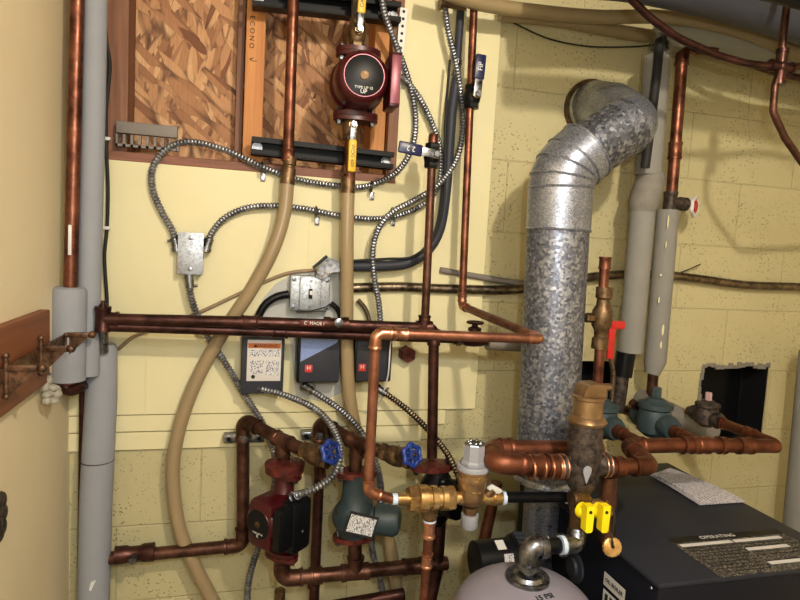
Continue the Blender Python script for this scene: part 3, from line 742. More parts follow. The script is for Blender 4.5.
flex(fx([(189,276),(192,300),(205,332),(224,361),(244,394),(263,424),(272,448),(276,470,.08),(270,510,.07),(259,545,.06),(249,580,.06),(247,612,.06)],.05),ra,'armored conduit snaking from the junction box down behind the red pump','armor',conn=(True,False))
flex(fx([(252,386,.05),(262,389,.07),(290,397,.10),(318,411,.15),(335,432,.2),(340,455,.25),(333,475,.27),(316,488,.28),(300,494,.27),(293,497,.24)],.1),ra,'armored conduit looping from the warning-label box to the red pump','armor')
flex(fx([(304,386,.05),(320,396,.08),(342,411,.10),(360,430,.12),(372,452,.12),(380,478,.11),(381,500,.1),(376,520,.06),(372,545,.05),(379,575,.04),(388,612,.04)],.1),ra,'armored conduit running from the blue-label box down behind the teal pump','armor',conn=(True,False))
flex(fx([(377,388,.05),(392,398,.07),(410,412,.10),(430,432,.14),(448,455,.2),(460,480,.24),(468,500,.25)],.1),ra,'dull armored conduit slanting from the right control box to the dark pump','armor_dark')
cable(fx([(289,294),(276,297),(264,306),(257,322),(256,340)],.04),4*sc(W(270,300,.03)),'black','black conduit curling from the switch box down to the warning-label box','flexible_conduit',cat='conduit')
cable(fx([(331,303),(338,310),(341,320),(342,338)],.03),.007,'black','short black conduit from the switch box into the copper pair','flexible_conduit',cat='conduit')
cable(fx([(358,300),(366,310),(370,325),(371,336)],.03),.006,'armor_dark','short dull conduit dropping to the rightmost control box','flexible_conduit',cat='conduit')
cable(fx([(114,351),(121,347),(135,336),(165,325),(200,312),(245,291),(285,274),(316,270)],.018),.0045,'tan_cable','tan cable climbing the wall from the left tee to the conduit elbow')
cable(fx([(392,330,.07),(390,350,.095),(388,375,.09),(382,395,.06),(372,408,.03),(364,412,.02)],.02),.002,'white','thin white wire hanging beside the right control box','wire')
# one hole strap clips
def clip(x,y,label):
    t=thing('conduit_strap',label,'strap',W(x,y+8,.015),'one hole conduit straps')
    p=W(x,y,.034); g=G().torus(p,X_,.014,.0025,18,6); part('loop',g,'steel',t)
    q=W(x+1,y+9,.015); part('foot',G().box(q,.006,.002,.011,None,.001),'steel',t); part('screw',G().lathe(q-Y_*.002-Z_*.003,-Y_,[(0,.004),(.002,.004)],10),'steel',t)
clip(262,168,'steel strap holding the upper conduit left of the copper drop'); clip(316,212,'steel strap holding the lower conduit between the two hoses')
clip(371,187,'steel strap on the conduit just below the opening corner'); clip(392,213,'steel strap where the conduits cross right of the opening')
# ------------------------------------------------------------------ copper pair across the middle
r=5.8*sc(W(250,320,.16))
A=W(103,319,.13)
t=run([A,W(250,322,.15),W(434,328,.16),W(432,458,.17)],r,'cu_dark','upper dark copper pipe of the level pair, turning down at its right end',R=1.8,coups=((2,.07,3),))
tee(t,A,Z_,X_,r*1.05,'cu_dark',4)
g=G().lathe(A+Z_*.022,Z_,[(0,r*.6),(.012,r*.6),(.012,r*.4),(.02,r*.35)],12); part('vent_cap',g,'cu_dark',t)
p=W(424,327,.16); tee(t,p,X_,Z_,r*.95,'cu_dark',3.2)
g=G().lathe(W(336,324,.157),X_,[(-.03,r*1.05),(-.03,r*1.3),(-.018,r*1.3),(-.012,r*1.1),(.012,r*1.1),(.018,r*1.3),(.03,r*1.3),(.03,r*1.05)],18); part('coupling',g,'cu_dark',t)
g=G().lathe(W(338,322,.157)+V(0,-r,0),-Y_,[(0,.011),(.004,.011),(.006,.006)],14); part('drain_cap',g,'steel',t)
g=G().bx(W(300,324,.17).x,W(330,324,.17).x,-.157-r*1.03,-.157-r*.9,W(315,326.5,.17).z,W(315,320.5,.17).z,.001); pl=part('pipe_marking',g,'flange',t,'dark red printed marking')
text(pl,'C  MADE IN',W(316,323.5,.157+r*1.05),W(330,324,.16)-W(300,322.8,.16),Z_,.011,'white',.0002)
r2=5.4*sc(W(250,330,.13))
B=W(107,326,.125)
t=run([B,W(280,332,.13),W(466,339,.135)],r2,'cu_dark','lower dark copper pipe of the level pair running to the dark valve',coups=((1,.98,4),))
# its valve and grey sleeve
t=thing('gate_valve','dark brown valve at the right end of the copper pair','valve',W(476,348,.135))
P=W(474,339,.135); valve_body(t,P,X_,r2,'cu_dark',.10); part('bonnet',G().lathe(P,Z_,[(0,.016),(.022,.014),(.022,.018),(.03,.018),(.034,.008),(.045,.008)],14),'cu_dark',t)
part('handle',G().torus(P+Z_*.044,Z_,.020,.004,20,6),'cu_dark',t)
solo('insulated_pipe',G().tube([W(487,342,.135),W(545,345,.135)],8*sc(W(500,342,.13)),20),'parge','short grey wrapped pipe passing behind the big flue','pipe')
t=thing('pipe_union','rusty red hexagonal plug hanging just under the copper pair','pipe fitting',W(404,356,.08))
g=G().hexa(W(404,352,.0),-Y_,.0,.05,.022); part('body',g,'flange',t)
# valve column above the pair
rv=4.2*sc(W(430,250,.16))
t=run([W(433,140,.165),W(425,320,.165)],rv,'cu_brown','slim copper column with a blue-handled valve rising from the copper pair')
P=W(432,156,.165); valve_body(t,P,Z_,.013,'black',.06)
h=lever(t,P-Y_*.016,-Y_,-X_+Z_*.10,.060,.014,'bluegrip',words='KITZ' if False else '2 2')
part('end_cap',G().lathe(W(433,143,.165),Z_,[(0,rv*1.15),(.018,rv*1.15),(.022,rv*.9)],16),'cu_red',t)
# bright copper assembly: comes down from the top, forward, left and down
r=4.4*sc(W(465,200,.10)); rb=5.6*sc(W(450,335,.50))
c1,c2=W(462,306,.10),W(541,339,.50); cm=c1.lerp(c2,.8)
t0=run([W(475,-20,.10),c1,cm],rb*.92,'cu_red','reddish copper pipe with a blue lever, dropping from the top and jogging to the flue',R=1.5,fitmat='cu_mid',coups=((0,.97,2.4),))
t=run([cm,c2,W(376,333,.50),W(368,492,.50),W(396,500,.50)],rb*.92,'cu_mid','bright copper pipe running level from the flue, then down to the brass feed valve',R=1.5,fitmat='cu_bright',coups=((1,.86,2.6),))
t=t0
P=W(472,97,.10); valve_body(t,P,Z_,.014,'black',.06)
h=lever(t,P-Y_*.018,-Y_,W(485,30,.1)-W(479,90,.1),.062,.014,'bluegrip',words='FIP')
# ------------------------------------------------------------------ lower left pump circuit
rc=6.3*sc(W(245,480,.08))
T1=W(283,441,.18)
t=run([W(101,559,.05),W(243,545,.08),W(243,419,.08),T1,W(318,456,.26)],rc,'cu_brown','copper loop coming from the lower left, rising and slanting forward to a blue valve',R=1.5)
tee(t,T1,W(318,456,.26)-W(243,419,.08),-Z_,rc,'cu_brown')
part('pump_riser',G().tube([T1,W(284,470,.18)],rc*1.02,16),'cu_brown',t)
P=W(135,553.5,.075); d=(W(243,543,.08)-P).normalized()
g=G().lathe(P,d,[(-.045,rc),(-.045,rc*1.35),(-.02,rc*1.35),(-.012,rc*1.15),(.012,rc*1.15),(.02,rc*1.4),(.045,rc*1.4),(.045,rc)],18); part('union',g,'cu_dark',t)
part('union_plug',G().hexa(P-Y_*rc,-Y_,0,.022,.010),'steel',t)
T2=W(357,443,.19)
t=run([W(320,478,.08),W(319,421,.08),T2,W(398,457,.27)],rc,'cu_brown','copper pipe slanting forward behind the first one to the second blue valve',R=1.5)
tee(t,T2,W(398,457,.27)-W(320,421,.08),-Z_,rc,'cu_brown')
part('pump_riser',G().tube([T2,W(355,472,.19)],rc*1.02,16),'cu_brown',t)
run([W(319,480,.09),W(313,625,.09)],rc*.85,'cu_dark','dark copper riser standing behind the first blue valve')
g=G(); coupling(g,W(314,578,.09),Z_,rc*.85,.05); solo('pipe_coupling',g,'cu_dark','dark coupling low on the riser near the bottom edge','pipe fitting')
def bluevalve(P,ax,hp,label):
    t=thing('gate_valve',label,'valve',P,'blue handwheel gate valves')
    ax=ax.normalized(); valve_body(t,P,ax,rc*.95,'bronze',.08)
    o=(hp-P).normalized(); L=(hp-P).length
    g=G().lathe(P,o,[(0,rc*1.2),(L*.45,rc*1.0),(L*.45,rc*1.25),(L*.62,rc*1.25),(L*.62,.006),(L*.95,.006)],16); part('bonnet',g,'bronze',t)
    ht=thing; up=Z_ if abs(o.z)<.9 else X_; u=(up-o*up.dot(o)).normalized(); w=o.cross(u)
    R=.0225; g=G().torus(hp,o,R,.0055,40,8,.10,6)
    for k in range(6):
        a=2*PI*(k+.0)/6; dd=math.cos(a)*u+math.sin(a)*w; g.tube([hp,hp+dd*R],.0036,8)
    g.lathe(hp,o,[(-.006,.010),(.006,.010)],14); hw=part('handwheel',g,'blue',t,'blue scalloped handwheel')
    part('wheel_nut',G().hexa(hp,o,.006,.012,.006),'steel',hw)
bluevalve(W(316,455,.262),W(318,456,.26)-T1,W(331,452,.31),'gate valve with a blue handwheel above the red pump, nearest the left')
bluevalve(W(396,456,.272),W(398,457,.27)-T2,W(412,455,.33),'gate valve with a blue handwheel right of the tan hose')
# strut clamps
def pclamp(x,y,label):
    t=thing('pipe_clamp',label,'clamp',W(x,y+5,.03),'pipe clamps on short channels')
    P=W(x,y,.03); part('channel',G().box(P,.052,.016,.011,None,.004),'steel',t)
    Q=W(x,y,.08); part('ring',G().lathe(Q,Z_,[(-.008,rc*1.02),(-.008,rc*1.22),(.008,rc*1.22),(.008,rc*1.02)],20),'steel',t)
    for s in (-1,1): part('bolt',G().lathe(P+X_*s*.038-Y_*.016,-Y_,[(0,.006),(.003,.005)],10),'dark',t)
    part('bracket',G().box((P+Q)/2,.014,.02,.008),'steel',t)
pclamp(244,437,'pipe clamp around the left riser of the loop'); pclamp(320,434,'pipe clamp around the second riser beside the blue valve')
# red pump
C=W(283,512,.19)
f1=V(-.74,-.67,-.02)
t,bc=pump(C,f1,.100,.050,'red circulator pump with a black terminal box hanging below the copper loop','red_enamel','black',('black','black'),txt=('TYPE UP 15','K'),boxh=.10,fl=.048,flm='flange',bw=.012)
f1.normalize(); s1=V(-f1.y,f1.x,0).normalized()
if s1.y>0: s1=-s1
part('shroud',G().box(C+f1*.032-Z_*.004,.050,.040,.058,(f1,s1,Z_),.018),'red_enamel',t)
part('terminal_cover',G().box(C+f1*.012+s1*.054-Z_*.008,.031,.022,.062,(f1,s1,Z_),.010),'black',t,'black terminal cover')
part('cover_screw',G().lathe(C+f1*.012+s1*.076-Z_*.02,s1,[(0,.004),(.002,.003)],8),'steel',t)
part('flange_disc',G().lathe(C+Z_*.100,Z_,[(.0,.030),(.002,.046),(.022,.048),(.026,.040),(.030,.024)],26),'flange',t)
# teal pump
C=W(355,503,.19); t=thing('circulator_pump','teal-grey cast iron circulator pump with a worn paper label, beside the tan hose','pump',W(355,545,.19))
s_=sc(C)
part('casing',G().lathe(C,Z_,[(-33*s_,12*s_),(-31*s_,16*s_),(-14*s_,19*s_),(-2*s_,18*s_),(2*s_,14.5*s_),(12*s_,13.5*s_),(26*s_,12.5*s_),(31*s_,14*s_)],26),'teal',t)
part('volute',G().lathe(C-Z_*16*s_,V(.25,-1,0),[(-14*s_,12*s_),(-12*s_,19*s_),(8*s_,20*s_),(16*s_,15*s_),(17*s_,9*s_)],28),'teal',t)
for z in (31,-35):
    P=C+Z_*z*s_; part('flange',flangeg(P,Z_,X_,.052,.013),'flange',t); bolts(t,P,Z_,X_,.052,.012)
mdir=V(.93,-.36,0).normalized(); part('motor',G().lathe(C-Z_*14*s_,mdir,[(8*s_,11*s_),(20*s_,12*s_),(22*s_,15*s_),(40*s_,15.5*s_),(45*s_,13*s_),(47*s_,7*s_)],26),'teal',t)
nL=V(-.05,-1,.05).normalized(); u=V(.96,.0,-.27); u=(u-nL*u.dot(nL)).normalized(); axL=(u,nL,u.cross(nL))
Lc=C-Z_*10*s_-Y_*.068+X_*.004
pb=part('label_plate',G().box(Lc-nL*-.0,.036,.0012,.027,axL),'ink',t,'black label plate')
part('paper_label',G().box(Lc+nL*.0016,.032,.0008,.021,axL),'lbl_text',pb,'worn white label')
# black pump
C=W(437,490,.19); s_=sc(C); t=thing('circulator_pump','black circulator pump under a rusty flange, behind the brass filling valve','pump',W(437,520,.19))
part('casing',G().lathe(C,Z_,[(-34*s_,10*s_),(-20*s_,17*s_),(8*s_,17*s_),(18*s_,11*s_),(24*s_,11*s_)],24),'blackm',t)
part('motor',G().lathe(C-Z_*2*s_,V(.5,-.85,0),[(0,16*s_),(22*s_,19*s_),(30*s_,18*s_),(33*s_,12*s_)],26),'blackm',t)
P=W(432,466,.19); part('flange',flangeg(P,Z_,X_,.056,.016),'flange',t); bolts(t,P,Z_,X_,.056,.013)
g=G()
for k in range(6):
    a=2*PI*k/6; part('housing_lug',G().ball(C+V(.045*math.cos(a)+.02,-.045,.045*math.sin(a)),.011,8),'blackm',t)
pass
# bottom return line with tee to the teal pump
Pb=W(280,580,.19)
t=run([W(283,552,.19),W(281,579,.19),W(447,563,.19)],rc*1.1,'cu_brown','copper return line along the bottom joining the three pumps',R=1.5,coups=((1,.2,1.6),(1,.78,3)))
Pt=W(355,572,.19); tee(t,Pt,X_,Z_,rc*1.1,'cu_brown',4); part('pump_riser',G().tube([Pt,W(355,540,.19)],rc*1.1,16),'cu_brown',t)
run([W(440,520,.19),W(437,570,.19),W(425,625,.19)],rc,'cu_dark','dark copper pipe hidden behind the bright drop at the bottom centre',soft=.03)
run([W(330,607,.12),W(404,594,.12)],rc,'cu_dark','dark copper pipe grazing the bottom edge of the picture')
run([W(280,590,.03),W(279,640,.03)],rc*.9,'bronze','short bronze pipe end poking up at the bottom edge')
run([W(497,482,.15),W(480,560,.15),W(470,625,.15)],rc,'cu_red','reddish copper pipe standing behind the white-capped relief outlet',soft=.02)
# ------------------------------------------------------------------ brass feed assembly (0.50 m off the wall)
D0=.50
s_=sc(W(440,498,D0)); ax=(W(560,496,D0)-W(400,499,D0)).normalized(); dn=-Z_
def A_(x,y=None): return W(x,(499-(x-400)*.019) if y is None else y,D0)
t=thing('feed_valve','brass backflow valve with hexagonal nuts on the bright copper elbow','valve',A_(430))
g=G().lathe(A_(392),ax,[(0,5.5*s_),(5*s_,5.5*s_)],20); part('tape_band',g,'tape',t,'white sealing tape')
a0=A_(397)
part('inlet_neck',G().lathe(a0,ax,[(0,6*s_),(13*s_,6*s_)],20),'brass',t)
part('inlet_nut',G().hexa(A_(408),ax,0,9*s_,13.5*s_),'brass',t)
part('body',G().lathe(A_(417),ax,[(0,12*s_),(1*s_,13.5*s_),(10*s_,13.5*s_),(11*s_,11*s_),(13*s_,11*s_),(14*s_,13*s_),(20*s_,12.5*s_),(21*s_,10*s_),(24*s_,10*s_),(25*s_,12*s_),(30*s_,12*s_),(31*s_,8*s_)],28),'brass',t)
part('outlet_nut',G().hexa(A_(446),ax,0,8*s_,13*s_),'brass',t)
part('outlet_neck',G().lathe(A_(454),ax,[(0,6*s_),(10*s_,6*s_)],18),'brass',t)
part('vent_port',G().lathe(A_(431),dn,[(8*s_,8*s_),(20*s_,7.5*s_),(20*s_,6*s_),(25*s_,6*s_)],20),'bronze',t)
part('tape_band',G().lathe(A_(431),dn,[(22*s_,6.6*s_),(26*s_,6.6*s_)],18),'tape',t,'white sealing tape')
P=A_(431)+dn*26*s_
t=run([P,W(427,560,.50),W(421,640,.50)],4.9*s_,'cu_red','reddish copper vent pipe falling from the brass feed valve to the bottom edge',fitmat='cu_bright')
g=G(); coupling(g,P+dn*.012,dn,4.9*s_,.034,1.2,1.4); part('fitting',g,'cu_bright',t)
# pressure reducing valve
Pc=A_(471); t=thing('pressure_regulator','bronze bell-shaped pressure regulator with a grey cap, beside the copper bend','regulator',Pc-Z_*.03)
part('body',G().lathe(Pc,Z_,[(-9*s_,4*s_),(-6*s_,9.5*s_),(2*s_,13*s_),(20*s_,15*s_),(20.5*s_,16*s_),(23*s_,16*s_),(23.5*s_,15.4*s_),(27*s_,15.4*s_),(27.5*s_,16.2*s_),(32*s_,16.5*s_)],30),'tanbronze',t)
part('collar',G().lathe(Pc,Z_,[(30*s_,16.5*s_),(33*s_,17*s_),(35*s_,16*s_)],30),'greycap',t)
g=G().hexa(Pc,Z_,34*s_,40*s_,13*s_,8); g.lathe(Pc,Z_,[(38*s_,11.5*s_),(56*s_,11*s_)],8); cp=part('cap',g,'greycap',t,'pale grey cap')
g=G().lathe(Pc,Z_,[(56*s_,11*s_),(57*s_,10.5*s_),(58.5*s_,5*s_)],8)
for k in range(7): g.ball(Pc+Z_*57.5*s_+V(math.cos(k*.9)*.013,math.sin(k*.9)*.013,0),.0045,8)
part('adjusting_screw',g,'steel',cp)
part('front_screw',G().lathe(Pc+Z_*24*s_-Y_*14.5*s_+X_*.004,-Y_,[(0,.005),(.004,.005),(.004,.003)],10),'brass',t)
part('name_casting',G().box(Pc+Z_*10*s_-Y_*13*s_,.010,.002,.002,None,.0008),'brass',t)
part('side_port',G().lathe(Pc,ax,[(-14*s_,6.5*s_),(18*s_,7.5*s_),(24*s_,7*s_),(24*s_,8.5*s_),(33*s_,8*s_),(33*s_,6*s_)],20),'brass',t)
d=(X_*.75+Z_*.75-Y_*.35).normalized(); q=A_(483); g=G().lathe(q,d,[(0,6*s_),(10*s_,5*s_),(10*s_,3.5*s_),(14*s_,3.5*s_)],16); st=part('bleed_stem',g,'bronze',t)
sd=(X_-Z_*.6).normalized(); part('bleed_tab',G().box(q+d*15*s_,7*s_,1.6*s_,3.4*s_,(sd,sd.cross(d).normalized(),d),.001),'white',st,'white bleed tab')
part('bottom_neck',G().lathe(Pc,dn,[(8*s_,5*s_),(9*s_,8*s_),(14*s_,8*s_),(15*s_,6.5*s_),(18*s_,6.5*s_)],18),'bronze',t)
part('bottom_cap',G().lathe(Pc,dn,[(17*s_,9*s_),(30*s_,8.6*s_),(32*s_,7*s_)],24),'greycap',t,'pale grey bottom cap')
# black nipple to the tank tee
t=thing('black_nipple','black iron pipe from the regulator to the tank fittings, in front of the flue','pipe',A_(530))
part('pipe',G().tube([A_(502),A_(572,497)],5.6*s_,18),'blackm',t)
for x in (503,568): part('tape_band',G().lathe(A_(x,498 if x<510 else 497),ax,[(-2*s_,7*s_),(2*s_,7*s_)],18),'tape',t,'blue-white sealing tape')
# ------------------------------------------------------------------ the flue
sF=sc(W(556,350,.29)); RF=30*sF
F0=W(545,474,.29); F1=W(561,178,.29)
F2=W(632,120,.30); F3=W(594,104,.0)
t=thing('flue_duct','large galvanised metal flue rising then elbowing into the wall thimble','flue',W(543,540,.29))
part('straight_duct',G().tube([F0,W(558,228,.29)],RF,40),'galv',t)
# adjustable elbow (gores)
e0=W(558,230,.29); e1=W(586,151,.295)
pts=fillet([e0,W(561,172,.29),e1],.5,3)
g=G().tube(pts,RF*1.03,40); el=part('elbow',g,'galv2',t)
for p,q in zip(pts,pts[1:]):
    d=(q-p).normalized(); part('crimp_ring',G().torus(q if q!=pts[-1] else q,d,RF*1.03,.003,40,6),'galv2',el)
part('crimp_ring',G().torus(pts[0],Z_,RF*1.03,.003,40,6),'galv2',el)
part('upper_duct',G().tube([e1-(e1-W(561,172,.29)).normalized()*.01,W(629,125,.30)],RF*.95,40),'galv3',t)
d=(W(629,125,.30)-e1).normalized(); q=W(618,131,.30)
g=G().tube(fillet([q-d*.005,W(629,125,.30),W(612,110,.16),W(592,105,-.02)],.06,6),RF*.94,40); part('rear_elbow',g,'ductgrey' if False else 'galv2',t)
part('screw',G().lathe(W(640,128,.36),-Y_,[(0,.004),(.004,.003)],8),'steel',t)
part('flange_collar',G().lathe(F0,Z_,[(.0,RF*1.0),(-.006,RF*1.06),(-.014,RF*1.06),(-.03,RF*.64),(-.155,RF*.62),(-.175,RF*.45),(-.24,RF*.45)],36),'galv2',t)
g=G().lathe(W(590,110,.0),-Y_,[(0,RF*1.16),(.012,RF*1.16),(.012,RF*1.0),(0,RF*1.0)],36,False); part('thimble_ring',g,'bronze',t,'rust-brown thimble ring')
part('collar_screw',G().lathe(W(550,526,.34),-Y_,[(0,.004),(.004,.003)],8),'steel',t)
# ------------------------------------------------------------------ big copper header
sH=sc(W(520,466,.54)); rh=9.6*sH
SC_=W(583,466,.54)
t=run([W(585,467,.54),W(493,463,.54),W(493,449,.44),W(600,449,.44)],rh,'cu_header','fat copper header doubling back left of the air separator',R=1.25,coups=((0,.55,1.5),(0,.38,1.2),(2,.1,1.2)))
for x in (530,541,549,557): part('solder_ring',G().torus(W(x,467,.54),X_,rh*1.22,.003,28,6),'cu_bright',t)
t=run([W(590,467,.54),W(650,466,.54),W(628,446,.42),W(690,445,.42),W(776,446,.42)],rh*.92,'cu_header','fat copper header bending back right of the air separator and running right',R=1.2,coups=((0,.45,1.2),(3,.1,3),(3,.35,1.0),(3,.62,2.4)))
hE=t
rb2=rh*.72
def branch(x0,y0,px,d1):
    a=W(x0,y0,.42); return a,a+Y_*(d1)
for k,(x0,L) in enumerate(((640,.30),(700,.30),(774,.30))):
    a=W(x0,443,.42); b=a+Y_*L
    d=Y_; t=thing('copper_branch',['copper branch running back from the header to the valve behind the air vent','copper branch running back to the middle teal valve','copper branch running back from the far right end of the header'][k],'pipe',a)
    part('pipe',G().tube([a,b],rb2,18),'cu_header',t)
    for f in (.25,.6):
        g=G(); coupling(g,a.lerp(b,f),Y_,rb2,.03); part('coupling',g,'cu_header',t)
def flowvalve(C,label,mat,cap,s=1,capmat=None):
    t=thing('flow_check_valve',label,'valve',C-Z_*.05*s,'flow check valves on the header branches')
    g=G().lathe(C,Z_,[(-.05*s,.022*s),(-.035*s,.042*s),(0,.046*s),(.025*s,.04*s),(.03*s,.046*s),(.042*s,.046*s),(.046*s,.03*s),(.055*s,.022*s)],22); part('body',g,mat,t)
    g=G().lathe(C-Z_*.008,Y_,[(-.075*s,.026*s),(-.06*s,.032*s),(-.04*s,.026*s),(.04*s,.026*s),(.06*s,.032*s),(.075*s,.026*s)],18); part('ports',g,mat,t)
    if cap: part('cap',G().hexa(C,Z_,.05*s,.085*s,.013*s),capmat or mat,t)
    return t
P=W(640,443,.42)+Y_*.16; flowvalve(V(P.x,P.y,P.z+.01),'teal flow valve half hidden behind the brass air vent','teal',True,.95)
P=W(700,443,.42)+Y_*.17; flowvalve(V(P.x,P.y,P.z+.012),'teal flow valve with a square cap, under the painted grey pipe','teal',True,1.0)
P=W(774,443,.42)+Y_*.23; flowvalve(V(P.x,P.y,P.z+.01),'rusty flow valve with a pinkish cap in front of the black niche','ironrust',True,.74,'lens')
# wrapped pipe on wall behind valves
solo('insulated_pipe',G().tube([W(640,399,.08),W(712,432,.08)],10*sc(W(680,415,.08)),20),'parge','grey wrapped pipe slanting behind the flow valves','pipe')
run([W(632,402,.20),W(641,410,.2),W(668,422,.22)],rb2*.8,'cu_brown','short dark copper piece entering the middle flow valve from the left',soft=.02)
# ------------------------------------------------------------------ air separator and vent
s_=sc(SC_); t=thing('air_separator','dark cast iron air separator between the two fat copper headers','air separator',SC_-Z_*.06)
part('body',G().lathe(SC_,Z_,[(-26*s_,8*s_),(-22*s_,13*s_),(-14*s_,16*s_),(12*s_,17*s_),(38*s_,16.5*s_),(45*s_,16*s_)],30),'ironrust',t)
g=G().lathe(SC_,X_,[(-29*s_,11.5*s_),(-24*s_,13*s_),(-18*s_,11*s_),(18*s_,11*s_),(24*s_,13*s_),(30*s_,11.5*s_)],22); part('side_ports',g,'ironrust',t)
for x in (-27,-22,22,27): part('port_ring',G().torus(SC_+X_*x*s_,X_,12*s_,.002,24,6),'cu_bright',t)
tc=SC_+V(-.012,-.0335,.002); g=G().prism([tc+V(.000,0,-.026),tc+V(.0085,0,-.004)]+[tc+V(.0095*math.cos(a_*PI/8),0,.002+.0095*math.sin(a_*PI/8)) for a_ in range(9)]+[tc+V(-.0085,0,-.004)],V(0,-.002,0)); part('tag_plate',g,'greycap',t,'pale drop-shaped tag')
g=G().lathe(SC_,Z_,[(43*s_,14*s_),(44*s_,18.5*s_),(47*s_,19.5*s_),(50*s_,17.5*s_),(52*s_,15*s_),(68*s_,14.5*s_),(69*s_,16*s_),(72*s_,16*s_),(73*s_,13*s_)],30)
v=thing('air_vent','brass automatic air vent standing on the dark air separator','air vent',SC_+Z_*43*s_)
part('base',g,'ventbrass',v)
Hc=SC_+Z_*79*s_
g=G(); poly=[(-12,-7),(13,-7),(13,1),(11,4.5),(7,6),(-3,6),(-8,4),(-10.5,0)]; g.prism([Hc+V(a*s_,10*s_,b*s_) for a,b in poly],V(0,-20*s_,0)); part('cap',g,'ventbrass',v)
part('outlet',G().lathe(Hc+Z_*1*s_,X_,[(10*s_,4.2*s_),(23*s_,4*s_),(23*s_,3*s_)],16),'ventbrass',v)
# fittings under the separator
sp=sc(W(580,520,.54))
t=thing('tank_fittings','cluster of bronze fittings carrying two yellow handles beside the boiler','pipe fitting',W(585,550,.54))
part('nipple',G().lathe(SC_,-Z_,[(24*s_,8*s_),(36*s_,8*s_)],16),'steel',t)
c=W(580,499,.54); g=G(); coupling(g,c,Z_,8*sp,.05); g.lathe(c,-X_,[(0,7*sp),(6*sp,7*sp),(6*sp,8.5*sp),(10*sp,8.5*sp)],16); g.lathe(c,Y_*-1,[(0,8*sp),(8*sp,9*sp)],16); part('tee',g,'bronze',t)
part('drop_pipe',G().tube([W(579,503,.54),W(577,545,.54)],7.5*sp,16),'cu_dark',t)
g=G(); coupling(g,W(578,522,.54),Z_,7.5*sp,.06); part('coupling',g,'bronze',t)
part('riser',G().tube([W(609,476,.54),W(607,540,.54)],8.5*sp,16),'cu_brown',t)
part('cross_pipe',G().tube([W(580,505,.54),W(607,505,.54)],6*sp,14),'brass',t)
g=G().hexa(W(600,506,.54),-Y_,-.01,.03,.014); part('hex_body',g,'brass',t)
for k,x in enumerate((587,603)):
    P=W(x-3,512,.575); hv=thing('yellow_handle',['yellow tee-shaped valve handle, left of the pair','yellow tee-shaped valve handle, right of the pair'][k],'valve handle',W(x,531,.59),'yellow valve handles')
    s2=sc(P); part('hub',G().lathe(P+Y_*.012,-Y_+X_*.25,[(0,8*s2),(.012,8*s2),(.016,7*s2)],22),'yellow',hv)
    Q=W(x+1.5,516,.595)
    g=G().prism([Q+V(a*s2,-.006,b*s2) for a,b in ((-4,11),(4.5,11),(4,-14.5),(2.5,-16),(-2.5,-16),(-4,-14.5))],V(0,.018,0)); part('lever',g,'yellow',hv)
    part('handle_screw',G().lathe(Q+Z_*5*s2-Y_*.006,-Y_,[(0,.0035),(.002,.003)],10),'ink',hv)
# lower elbow chain to the tank
rt_=9*sp
t=thing('tank_elbows','grey malleable iron elbows leading from the fittings to the expansion tank','pipe fitting',W(527,575,.60),None)
g=G().tube(fillet([W(577,530,.56),W(576,544,.57),W(562,545,.58)],.03,8),rt_,20); g.lathe(W(564,545,.58),-X_,[(0,rt_*1.2),(4*sp,rt_*1.2)],20); part('upper_elbow',g,'steel',t)
part('nipple',G().tube([W(562,545,.58),W(543,546,.60)],rt_*.85,18),'blackm',t)
for x in (562,545): part('tape_band',G().lathe(W(x,545,.59),-X_,[(-2*sp,rt_*.98),(2*sp,rt_*.98)],18),'tape',t,'blue-white sealing tape')
g=G().tube(fillet([W(544,546,.60),W(530,546,.60),W(528,566,.60)],.035,8),rt_*1.05,20); g.lathe(W(543,546,.60),-X_,[(-2*sp,rt_*1.25),(5*sp,rt_*1.25)],20); g.lathe(W(528,562,.60),-Z_,[(0,rt_*1.05),(0,rt_*1.25),(5*sp,rt_*1.25)],20); part('lower_elbow',g,'steel',t)
part('nipple',G().lathe(W(528,566,.60),-Z_,[(0,rt_*.8),(14*sp,rt_*.8)],18),'steel',t)
# tag
P=W(612,547,.66); s2=sc(P); t=thing('round_tag','round brass-coloured tag dangling on a dark cord below the yellow handles','tag',P-Z_*.01)
ax_=V(-.25,-1,.25).normalized(); g=G().lathe(P,ax_,[(-.003,8.4*s2),(.003,9*s2),(.004,7.8*s2)],30)
dsk=part('disc',g,'goldtag',t); part('keyhole',G().lathe(P+ax_*.0042+Z_*.002,ax_,[(0,.0035),(.0006,.0035)],12),'ink',dsk)
for k in range(24): pass
part('rim',G().torus(P,ax_,8.8*s2,.0022,32,6,.03,16),'brass',t)
part('cord',G().tube(spline([P+ax_*.006,W(612,535,.665),W(615,520,.62),W(612,505,.6)],.01),.0022,8),'ink',t)
